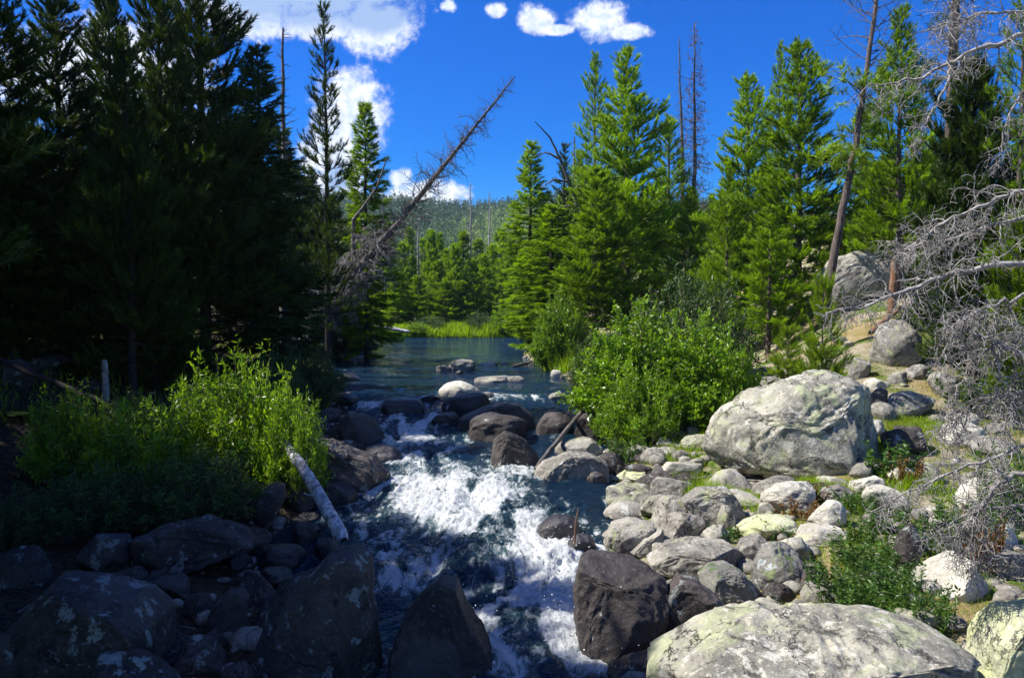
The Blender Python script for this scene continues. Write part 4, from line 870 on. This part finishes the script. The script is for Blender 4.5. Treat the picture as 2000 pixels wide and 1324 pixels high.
# ------------------------------------------------------------------ the grey tangle at the right
def build_tangle():
    rng = rs(33)
    limbs = [ # (pixel x, y, depth) control points, start radius, twig reach, twig count, label
     ([(2300, 60, 7.2), (2000, 66, 7.0), (1900, 100, 6.9), (1790, 160, 6.8), (1700, 165, 6.8)], .042, .42, 36, 'upper'),
     ([(1860, 130, 6.8), (1830, 200, 6.7), (1800, 255, 6.6), (1788, 288, 6.6)], .016, .2, 16, 'upper'),
     ([(2280, 200, 7), (2000, 165, 6.8), (1960, 250, 6.7), (1950, 330, 6.6)], .024, .35, 26, 'upper'),
     ([(2280, 40, 6.9), (2010, 20, 6.7), (1900, 30, 6.6), (1820, 60, 6.6)], .024, .4, 34, 'upper'),
     ([(2300, 380, 6.6), (2000, 372, 6.3), (1900, 410, 6.2), (1820, 450, 6.2), (1755, 495, 6.1)], .034, .42, 44, 'middle'),
     ([(2300, 330, 6.9), (2000, 420, 6.6), (1880, 460, 6.5), (1790, 480, 6.5), (1740, 490, 6.5)], .03, .42, 40, 'middle'),
     ([(2300, 520, 6.2), (2000, 512, 6.0), (1880, 530, 5.95), (1790, 560, 5.9), (1700, 592, 5.9), (1612, 612, 5.9)], .042, .36, 60, 'middle'),
     ([(2300, 480, 5.9), (2000, 575, 5.8), (1930, 600, 5.8), (1850, 640, 5.8), (1840, 700, 5.8)], .026, .4, 46, 'middle'),
     ([(2300, 800, 5.8), (2000, 692, 5.7), (1930, 665, 5.7), (1865, 634, 5.7)], .05, .34, 36, 'middle'),
     ([(1940, 670, 5.7), (1955, 740, 5.65), (1975, 800, 5.6), (1965, 850, 5.6)], .02, .3, 26, 'middle'),
     ([(2300, 700, 6.1), (2000, 760, 6.0), (1900, 790, 6.0), (1830, 860, 6.0)], .024, .4, 46, 'lower'),
     ([(2300, 850, 5.7), (2000, 872, 5.6), (1900, 905, 5.6), (1800, 950, 5.6), (1700, 1000, 5.6)], .026, .3, 50, 'lower'),
     ([(2300, 900, 5.5), (2000, 915, 5.4), (1930, 960, 5.4), (1880, 1040, 5.5), (1870, 1080, 5.5)], .036, .34, 44, 'lower'),
     ([(2300, 1000, 5.6), (2000, 985, 5.5), (1900, 1000, 5.5), (1800, 1040, 5.6)], .026, .3, 46, 'lower'),
     ([(2300, 1120, 5.6), (2000, 1085, 5.5), (1950, 1090, 5.5), (1900, 1110, 5.6)], .022, .25, 34, 'lower'),
     ([(2300, 640, 6.2), (2000, 640, 6.1), (1900, 700, 6.1), (1850, 800, 6.1)], .022, .42, 46, 'middle'),
    ]
    base = at(2350, 900, 5.8); base[2] = g1(base[0], base[1]); top = at(2290, -150, 7.0)
    root = empty('dead_tree', base, 'grey dead tree whose curling bare branches hang in from the right edge', 'dead tree')
    tr = bent([base, at(2330, 500, 6.1), top], 18, .02, rng); wood_obj('trunk', [(tr, np.linspace(.2, .1, 18))], 'deadgrey', root, 10, base)
    for pts, r, reach, n, part in limbs:
        P = bent([at(*p) for p in pts], 22, .012, rng)
        inner = .3
        tw = dead_twigs(P, None, rng, int(n * .8), lambda t: reach * (1.15 - .5 * t), -.55, 8, .3, along=(inner, 1.0), r=.0105, seg=9, rmin=.0019)
        o = wood_obj('branch', [(P, np.linspace(r * .72, r * .16, 22))] + tw, 'deadgrey', root, 4, base)
build_tangle()

# ------------------------------------------------------------------ logs and driftwood
def log(pts, r0, r1, mat, label, seed, stubs=0, name='log', cat='log', stubL=.3, n=20, sides=10):
    rng = rs(seed); P = bent(pts, n, r0 * .06, rng); root = empty(name, P[0], label, cat)
    rr = np.linspace(r0, r1, n) * (1 + rng.normal(0, .04, n)); rr[0] *= .8; rr[-1] *= .5
    Vcap = [(P, rr)]; wood_obj('trunk', Vcap, mat, root, sides, P[0])
    if stubs: wood_obj('branch_stubs', dead_twigs(P, None, rng, stubs, lambda t: stubL, .1, 1, .25, along=(.1, .95), r=.03), mat, root, 5, P[0])
    return root
def build_logs():
    a = at(548, 852, 11.4); b = at(672, 1056, 8.3)
    log([a, (a + b) / 2 + np.array([.03, 0, .03]), b], .07, .085, 'deadwhite', 'bleached white log slanting down the left bank onto the cracked slab', 1, 8, 'bleached_log', stubL=.22, n=24)
    log([at(1150, 790, 15.4), at(1110, 835, 14.2), at(1045, 916, 12.4)], .055, .035, 'deadbrown', 'brown driftwood pole leaning on the rocks below the right willow', 2, 4, 'driftwood')
    log([at(-60, 680, 13.5), at(120, 752, 12.8), at(275, 815, 12.2)], .06, .035, 'barkdark', 'bluish fallen log sloping down behind the left willow', 3, 5, 'fallen_log')
    p = at(207, 785, 13); log([p, at(206, 740, 13), at(204, 702, 13)], .06, .045, 'deadgrey', 'short pale snag standing behind the left willow', 4, 0, 'tree_stump', 'tree stump')
    log([at(738, 637, 55.5), at(800, 648, 54.8)], .2, .1, 'deadwhite', 'white fallen log resting on the far left lake shore', 5, 3, 'fallen_log')
    log([at(610, 678, 46), at(680, 673, 46), at(770, 672, 46)], .07, .03, 'deadgrey', 'thin twiggy log floating by the left lake shore', 6, 12, 'floating_log', stubL=.6)
    log([at(1000, 716, 28), at(1040, 706, 28)], .07, .04, 'deadbrown', 'driftwood stick poking out at the right shore grass', 7, 5, 'driftwood', stubL=.4)
    log([at(965, 641, 57), at(1035, 641, 57)], .14, .1, 'deadwhite', 'pale log lying in the bright grass of the far shore', 8, 2, 'fallen_log')
    log([at(1122, 1062, 8.9), at(1124, 1020, 8.9), at(1130, 990, 8.9)], .012, .006, 'barkred', 'thin reddish stick standing in the water by the sharp wet rock', 9, 0, 'twig', 'stick')
    log([at(1700, 650, 19), at(1760, 600, 20), at(1820, 575, 21)], .07, .05, 'barkred', 'rusty fallen trunk lying across the upper slope', 10, 3, 'fallen_log')
build_logs()

# ------------------------------------------------------------------ shrubs, plants, grass
def shrub_mesh(seed, W_, D_, H_, nst, nleaf, leaf, wid, mat, upright=.6, bark='bark'):
    rng = rs(seed); paths = []; rad = []; PO = []; DI = []; SI = []; TI = []
    per = max(6, nleaf // nst)
    for i in range(nst):
        a = rng.uniform(0, 6.283); q = math.sqrt(rng.rand()); bx, by = math.cos(a) * q * .35 * W_, math.sin(a) * q * .35 * D_
        ex, ey = math.cos(a) * q * W_ * .5, math.sin(a) * q * D_ * .5
        hh = H_ * (1 - .75 * q ** 2.4) * rng.uniform(.55, 1.02)
        n = 8; s = np.linspace(0, 1, n)
        p = np.stack([bx + (ex - bx) * s ** 1.4 * 1.5 + rng.normal(0, .04, n).cumsum() * .5, by + (ey - by) * s ** 1.4 * 1.5 + rng.normal(0, .04, n).cumsum() * .5, hh * s ** .9], 1)
        paths.append(p); rad.append(np.linspace(.014, .003, n) * (H_ / 1.6) ** .4)
        t = rng.uniform(.12, 1.0, per) ** .8; idx = np.stack([np.interp(t, s, p[:, c]) for c in range(3)], 1)
        sp = leaf * 3.4 * (1.15 - t)[:, None] + leaf * .35
        # side twigs in clumps
        ck = max(3, per // 12); cid = rng.randint(0, ck, per); cdir = unit(rng.normal(0, 1, (ck, 3)) + [0, 0, upright]); ct = rng.uniform(.2, 1, ck)
        tt = ct[cid] + rng.normal(0, .02, per); tt = np.clip(tt, .08, 1)
        bpos = np.stack([np.interp(tt, s, p[:, c]) for c in range(3)], 1); ln = rng.uniform(0, 1, per) * leaf * 4.6 * (1.25 - tt * .7)
        use = rng.rand(per) < .7
        pos = np.where(use[:, None], bpos + cdir[cid] * ln[:, None], idx + rng.normal(0, .5, (per, 3)) * sp * .4)
        dd = unit(np.where(use[:, None], cdir[cid] * .8, np.array([0, 0, upright])) + rng.normal(0, .6, (per, 3)))
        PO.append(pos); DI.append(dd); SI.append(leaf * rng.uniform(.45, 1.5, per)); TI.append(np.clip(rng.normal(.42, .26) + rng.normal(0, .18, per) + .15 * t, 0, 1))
    PO = np.concatenate(PO); DI = np.concatenate(DI); SI = np.concatenate(SI); TI = np.concatenate(TI)
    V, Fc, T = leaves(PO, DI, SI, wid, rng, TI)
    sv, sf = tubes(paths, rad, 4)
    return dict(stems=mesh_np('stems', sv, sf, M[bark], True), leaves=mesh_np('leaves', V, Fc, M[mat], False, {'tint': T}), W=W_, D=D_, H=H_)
def place_shrub(proto, x0, x1, top, Y, label, name='willow_shrub', cat='shrub', group=None, base=None, dk=1.0, parts=('stems', 'leaves')):
    """spans photo columns x0..x1 at depth Y with its top at row `top`"""
    px = (x0 + x1) / 2; X = at(px, 600, Y)[0]; z = g1(X, Y) if base is None else base; H = at(px, top, Y)[2] - z
    w = (x1 - x0) / F * Y
    o = empty(name, (X, Y, z - .05), label, cat, group); o.scale = (w / proto['W'], w / proto['D'] * dk, H / proto['H'])
    for p in parts:
        c = bpy.data.objects.new(p, proto[p]); COL.objects.link(c); c.parent = o
    return o
def build_shrubs():
    wA = shrub_mesh(51, 2.2, 1.8, 1.8, 150, 15000, .085, .13, 'willow', .9)
    wB = shrub_mesh(52, 2.2, 1.8, 1.6, 150, 15000, .08, .13, 'willow', .7)
    wC = shrub_mesh(53, 3.4, 3.0, 3.4, 300, 44000, .09, .3, 'willow', .9)
    wG = shrub_mesh(54, 3.0, 2.4, 2.6, 160, 14000, .10, .16, 'willowgreyshade', .8)
    G = 'willow shrubs of the left bank'
    place_shrub(wA, 330, 590, 652, 11.6, 'tallest sunlit willow of the left bank with long shiny leaves', group=G)
    place_shrub(wB, 480, 640, 745, 11.0, 'willow reaching out over the stream above the bleached log', group=G)
    place_shrub(wB, 160, 400, 765, 10.6, 'bright yellow-green willow in the middle of the left bank', group=G)
    place_shrub(wA, 50, 210, 728, 10.8, 'willow with upright shoots at the left edge', group=G)
    place_shrub(wG, 260, 500, 850, 9.8, 'shaded lower willow nearest the flat slab', group=G)  # darker leaf set stands in for shade here and on the next two
    place_shrub(wG, 60, 300, 885, 9.3, 'dark shaded willow low at the left', group=G)
    place_shrub(wG, -80, 110, 930, 8.6, 'shade-darkened leafy shrub in the left corner above the boulders', group=G)
    place_shrub(wG, 520, 665, 640, 17.5, 'dim grey-green willow in shade behind the sunlit one', group=G, dk=1.4)
    place_shrub(wG, 470, 600, 660, 15.5, 'dim shaded shrub at the foot of the broad black spruce', group=G)
    place_shrub(wG, -90, 110, 790, 12.6, 'dim shrub at the left edge behind the upright willow shoots', group=G)
    place_shrub(wG, 190, 300, 745, 12.2, 'small grey-leaved shrub around the pale snag', group=G)
    G = 'willow shrubs of the right bank'
    place_shrub(wC, 1125, 1400, 575, 15.3, 'large round sunlit willow beside the stream on the right', group=G)
    place_shrub(wC, 1290, 1480, 600, 14.6, 'darker right half of the big willow mass by the largest boulder', group=G)
    place_shrub(wB, 1160, 1330, 690, 14.0, 'lower front willow bulging over the dark stream rocks', group=G)
    place_shrub(wG, 1230, 1470, 490, 20, 'tall grey-green willow behind the round sunlit one', group=G)
    place_shrub(wC, 1040, 1150, 560, 27, 'bright shrub between the lakeside spruce and the willow', group=G)
    place_shrub(wG, 1110, 1230, 620, 19, 'grey-green shrub at the left shoulder of the round willow', group=G)
    place_shrub(wC, 955, 1030, 590, 57, 'vivid yellow-green bush on the far shore', group='bushes on the far shore')
    place_shrub(wG, 905, 965, 600, 57.5, 'dull green bush left of the vivid one on the far shore', group='bushes on the far shore')
    place_shrub(wG, 800, 880, 610, 58, 'dark low bush under the far shore pines', group='bushes on the far shore')
    place_shrub(wC, 790, 840, 628, 55.8, 'small bright bush at the left end of the far shore grass', group='bushes on the far shore')
    # saplings on the slope
    place_tree('sapling', 1607, 556, 14, 'little bright pine sapling growing above the largest boulder', 82, 'pine_sapling', xyz=(at(1607, 600, 14)[0], 14.0))
    place_tree('sapling', 1782, 590, 20, 'tiny pine sapling beside the broken trunk', 50, 'pine_sapling')
    place_tree('sapling', 1540, 640, 17, 'small pine sapling in the shade right of the willow', 70, 'pine_sapling')
    # forbs
    def forb(seed, n, hgt, rad_, leaf, wid, mat):
        rng = rs(seed); paths = []; rad = []; PO = []; DI = []; TI = []
        for i in range(n):
            a = rng.uniform(0, 6.283); q = math.sqrt(rng.rand()) * rad_; b0 = np.array([math.cos(a) * q, math.sin(a) * q, 0]); t_ = b0 * rng.uniform(.2, .5) + [rng.normal(0, .06), rng.normal(0, .06), hgt * rng.uniform(.6, 1.1)]
            p = bent([b0, b0 + t_ * .5, b0 + t_], 6); paths.append(p); rad.append(np.linspace(.004, .002, 6))
            m = 34; s = rng.uniform(.15, 1, m); pos = np.stack([np.interp(s, np.linspace(0, 1, 6), p[:, c]) for c in range(3)], 1); az = rng.uniform(0, 6.283, m)
            PO.append(pos); DI.append(np.stack([np.cos(az), np.sin(az), rng.uniform(-.1, .8, m)], 1)); TI.append(np.clip(rng.normal(.45, .25, m), 0, 1))
        PO = np.concatenate(PO); V, Fc, T = leaves(PO, np.concatenate(DI), leaf * rng.uniform(.6, 1.2, len(PO)), wid, rng, np.concatenate(TI))
        sv, sf = tubes(paths, rad, 3)
        return dict(stems=mesh_np('stems', sv, sf, M['forb'], True, {'tint': np.full(len(sv), .3)}), leaves=mesh_np('leaves', V, Fc, M[mat], False, {'tint': T}), W=rad_ * 2, D=rad_ * 2, H=hgt)
    fA = forb(61, 46, .5, .34, .075, .15, 'forb'); fB = forb(62, 30, .35, .25, .05, .25, 'forb'); fR = forb(63, 26, .2, .2, .035, .35, 'redleaf')
    fs = [(fA, 1640, 1760, 1040, 7.5, 'dense leafy plant with narrow leaves above the great slab'), (fA, 1590, 1690, 1085, 7.0, 'leafy plant drooping over the curved grey stone'), (fA, 1700, 1800, 1085, 6.9, 'leafy plant against the sharp-edged pale block'),
          (fA, 1650, 1770, 1110, 6.6, 'front leafy plant at the upper edge of the great slab'), (fA, 1640, 1720, 950, 9.2, 'tall leafy plant right of the rust-spotted rock'), (fB, 1700, 1790, 985, 8.6, 'small plant below the wide pale rock'),
          (fB, 1400, 1450, 1020, 8.8, 'light green plant above the big oval boulder'), (fB, 1495, 1555, 1012, 8.7, 'small plant in front of the yellow lichen rock'), (fB, 1450, 1500, 960, 10, 'plant squeezed between ridge-backed and speckled rock'),
          (fR, 1530, 1595, 968, 9.2, 'red-leaved plant at the foot of the speckled rock'), (fR, 1585, 1620, 940, 9.6, 'pink flowering stalk clump between two rocks'), (fB, 1740, 1800, 720, 17.5, 'round green plant on the sandy slope'),
          (fB, 1690, 1790, 860, 10.4, 'leafy weeds at the right foot of the largest boulder'), (fR, 1745, 1800, 890, 10.0, 'reddish weeds behind the pale rocks'), (fA, 1930, 2010, 860, 8.6, 'weeds under the dead branches at the right edge'),
          (fA, 1850, 1960, 960, 8.0, 'green plant among the lower dead twigs'), (fB, 1760, 1860, 1000, 7.9, 'plant in the shade of the twig tangle'), (fR, 1900, 1960, 1000, 7.4, 'reddish plant in the low tangle'), (fB, 1870, 1990, 720, 14, 'green weeds on the slope behind the tangle'), (fA, 1780, 1870, 1130, 6.3, 'low plant squeezed under the front edge of the sharp-edged block'), (fB, 1560, 1620, 1090, 7.6, 'small leafy plant right of the ball-shaped boulder'), (fB, 1660, 1720, 1000, 8.2, 'small bright plant right of the pale grainy rock'),
          (fA, 1190, 1250, 850, 13, 'bright tuft of weeds under the willow at the water')]
    for pr, x0, x1, top, Y, lab in fs: place_shrub(pr, x0, x1, top, Y, lab, 'leafy_plant', 'plant', 'leafy plants of the right bank')
    # grass
    def grass(name, spots, hgt, wid, mat, label, seed, bend=.5):
        rng = rs(seed); P = np.concatenate(spots); n = len(P); P[:, 2] = ground_h(P[:, 0], P[:, 1]) - .02
        ok = P[:, 2] > wl(P[:, 1]) * (P[:, 1] < 56) - .12; P = P[ok]; n = len(P)
        az = rng.uniform(0, 6.283, n); h = hgt * rng.uniform(.5, 1.2, n) * (.7 + .5 * vnoise(P * [1.5, 1.5, 0], seed)); s = np.stack([np.cos(az), np.sin(az), np.zeros(n)], 1) * (wid * rng.uniform(.6, 1.2, n))[:, None]
        lean = rng.normal(0, bend, (n, 3)) * h[:, None] * .6; lean[:, 2] = 0; up = np.stack([np.zeros(n), np.zeros(n), h], 1)
        V = np.stack([P - s, P + s, P + s * .8 + up * .55 + lean * .35, P - s * .8 + up * .55 + lean * .35, P + up + lean], 1).reshape(-1, 3)
        i = np.arange(n)[:, None] * 5; Fc = np.concatenate([i + np.array([[0, 1, 2]]), i + np.array([[0, 2, 3]]), i + np.array([[3, 2, 4]])])
        T = np.repeat(np.clip(rng.normal(.5, .25, n), 0, 1), 5)
        tag(link(name, mesh_np(name, V, Fc, M[mat], False, {'tint': T})), label, 'grass', kind='stuff')
    rng = rs(9)
    def patch(px0, px1, Y0, Y1, n):
        Y = rng.uniform(Y0, Y1, n); px = rng.uniform(px0, px1, n); return np.stack([(px - 1000) / F * Y, Y, np.zeros(n)], 1)
    grass('shore_grass', [patch(770, 1070, 54.9, 63, 20000), patch(640, 800, 55, 62, 3000)], .75, .028, 'grass', 'bright green grass along the far lake shore', 1)
    grass('lakeside_grass', [np.stack([rng.normal(1.75, .35, 2500), rng.uniform(24.5, 30.5, 2500), np.zeros(2500)], 1)], .75, .014, 'grass', 'tall bright grass at the right lake corner below the spruce', 2)
    grass('bank_grass', [patch(1345, 1470, 9.9, 10.6, 2400), patch(1400, 1600, 9.7, 10.35, 6500), patch(1600, 1700, 9.7, 10.2, 1500), patch(1690, 1830, 9.6, 10.8, 1500), patch(1470, 1500, 9.3, 9.8, 300)], .27, .004, 'grass', 'long bright grass in front of the largest boulder', 3)
    grass('slope_grass', [patch(1700, 1850, 11.5, 13.5, 6000), patch(1830, 2000, 8, 12, 2500), patch(1650, 1760, 7.4, 9.5, 1500), patch(1700, 2000, 14, 24, 2500)], .14, .005, 'grass', 'short green grass on the right slope', 4)
    grass('dry_grass', [patch(1690, 2000, 10.5, 22, 16000)], .12, .005, 'drygrass', 'yellowed dry grass covering the right slope', 5)
    grass('forest_undergrowth', [patch(-100, 640, 12, 30, 9000)], .3, .008, 'grass', 'patchy undergrowth on the left forest floor', 6)
    grass('gap_grass', [patch(1250, 1760, 6.8, 10.4, 5000), patch(1600, 1950, 6.2, 8.5, 4500), patch(1650, 2000, 8.5, 14, 6000)], .12, .004, 'grass', 'sparse grass growing in the gaps between the bank stones', 8)
    grass('waterside_grass', [patch(1190, 1380, 10.8, 14, 3500), patch(1150, 1300, 15, 20, 1500)], .2, .005, 'grass', 'green tufts in the willow shade at the right waterside', 7)
build_shrubs()
def build_litter():
    rng = rs(88); paths = []; rad = []
    for i in range(900):
        if rng.rand() < .75: y = rng.uniform(5, 18); x = float(xr(y)) + rng.uniform(.1, 6)
        else: y = rng.uniform(6, 16); x = float(xl(y)) - rng.uniform(.1, 3)
        L = rng.uniform(.04, .3) * (1 + (rng.rand() < .06) * 2); a = rng.uniform(0, 6.28); z = g1(x, y) + .012
        d = np.array([math.cos(a), math.sin(a), rng.normal(0, .1)]) * L
        p = np.array([x, y, z]) + d * np.linspace(0, 1, 4)[:, None]; p[1:3] += rng.normal(0, L * .06, (2, 3)); p[:, 2] = np.maximum(p[:, 2], ground_h(p[:, 0], p[:, 1]) + .008)
        paths.append(p); rad.append(np.linspace(.006, .003, 4) * (.6 + L * 2))
    V, Fc = tubes(paths, rad, 4)
    tag(link('litter', mesh_np('litter', V, Fc, M['deadgrey'], True)), 'fallen twigs scattered over the soil of both banks', 'twigs', kind='stuff')
build_litter()

# ------------------------------------------------------------------ far hill and its forest
def hill_z(x, y):
    ridge = 77 + 5 * np.sin(x * .012 + .6) + 3 * np.sin(x * .035) - 14 * smooth(x, 150, 600) + 6 * smooth(-x, 20, 200)
    P = np.stack([x, y, np.zeros_like(x)], -1).reshape(-1, 3)
    return 1.2 + ridge * smooth(y, 150, 660) + (fbm(P * .012, 3, 71) * 7).reshape(x.shape) * smooth(y, 150, 300)
def build_hill():
    xs = np.linspace(-900, 900, 121); ys = np.linspace(150, 1300, 80); X, Y = np.meshgrid(xs, ys); Z = hill_z(X, Y) - np.where(Y > 680, (Y - 680) * .05, 0) - .6
    V = np.stack([X, Y, Z], -1).reshape(-1, 3); r, c = X.shape; i = np.arange(r - 1)[:, None] * c + np.arange(c - 1)[None, :]
    m, t, out = mat_new('hillside'); v = t.node('ShaderNodeTexCoord').outputs['Object']
    principled(t, out, t.mix(t.ss(t.noise(v, .03, 5), .4, .6), (.07, .085, .04), (.14, .14, .08)), .95, .1)
    tag(link('hills', mesh_np('hills', V, np.stack([i, i + 1, i + c + 1, i + c], -1).reshape(-1, 4), m, True)), 'wooded ridge far behind the lake', kind='structure')
    rng = rs(15)
    mats = {'dark': leaf_mat('far_conifers', (.03, .06, .016), (.10, .17, .04), .2), 'light': leaf_mat('far_aspens', (.17, .26, .06), (.22, .31, .09), .35), 'grey': leaf_mat('far_dead_trees', (.16, .14, .13), (.28, .25, .24), .1)}
    n = 12000; px = rng.uniform(560, 1500, n); Y = 130 + 580 * rng.rand(n) ** .75; X = (px - 1000) / F * Y; Z = hill_z(X, Y)
    sel = vnoise(np.stack([X * .018, Y * .012, X * 0], 1), 5) + rng.normal(0, .35, n)
    kinds = np.where(sel > .10, 1, np.where(rng.rand(n) < .10, 2, 0))
    for kd, nm, lab in ((0, 'dark', 'dark conifer forest covering the far ridge'), (1, 'light', 'pale aspen groves on the far ridge'), (2, 'grey', 'grey dead trees scattered over the far ridge')):
        j = np.where(kinds == kd)[0]; m_ = 60 if kd < 2 else 16; N = len(j)
        H = rng.uniform(8, 14, N) if kd == 0 else rng.uniform(5, 8.5, N) if kd == 1 else rng.uniform(8, 12, N)
        u = rng.rand(N, m_) ** (1.25 if kd == 0 else 1.0); a = rng.uniform(0, 6.283, (N, m_))
        if kd == 0: R = H[:, None] * .17 * (1 - u) + .1; u = u * 1.0
        elif kd == 1: R = H[:, None] * .3 * np.sqrt(np.clip(1 - (2 * u - 1.05) ** 2, 0.02, 1))
        else: R = H[:, None] * .05 * (1 - u)
        rr = R * np.sqrt(rng.rand(N, m_)); C = np.stack([X[j][:, None] + np.cos(a) * rr, Y[j][:, None] + np.sin(a) * rr, Z[j][:, None] + u * H[:, None]], -1).reshape(-1, 3)
        s = .55 if kd < 2 else .3; A = rng.normal(0, s, C.shape); B = rng.normal(0, s, C.shape)
        if kd == 2: A *= [.3, .3, 2.5]; B *= [.5, .5, .5]
        V = np.stack([C, C + A, C + B], 1).reshape(-1, 3); T = np.repeat(np.clip(rng.normal(.5, .25, N)[:, None] + rng.normal(0, .1, (N, m_)), 0, 1).ravel(), 3)
        tag(link('hillside_forest', mesh_np('hillside_forest', V, np.arange(len(V)).reshape(-1, 3), mats[nm], False, {'tint': T})), lab, 'forest', kind='stuff')
build_hill()

# ------------------------------------------------------------------ air
def build_haze():
    import bmesh
    bm = bmesh.new(); bmesh.ops.create_cube(bm, size=1.0)
    me = bpy.data.meshes.new('haze'); bm.to_mesh(me); bm.free()
    m, t, out = mat_new('haze_air'); pv = t.node('ShaderNodeVolumePrincipled', {'Color': (.5, .75, 1.0), 'Density': .0002, 'Anisotropy': .2})
    t.l.new(pv.outputs[0], out.inputs['Volume']); me.materials.append(m)
    o = link('haze', me); o.scale = (2400, 1400, 130); o.location = (0, 600, 130 / 2 - 4); tag(o, 'thin blue air between the lake and the far ridge', 'haze', kind='stuff')
build_haze()
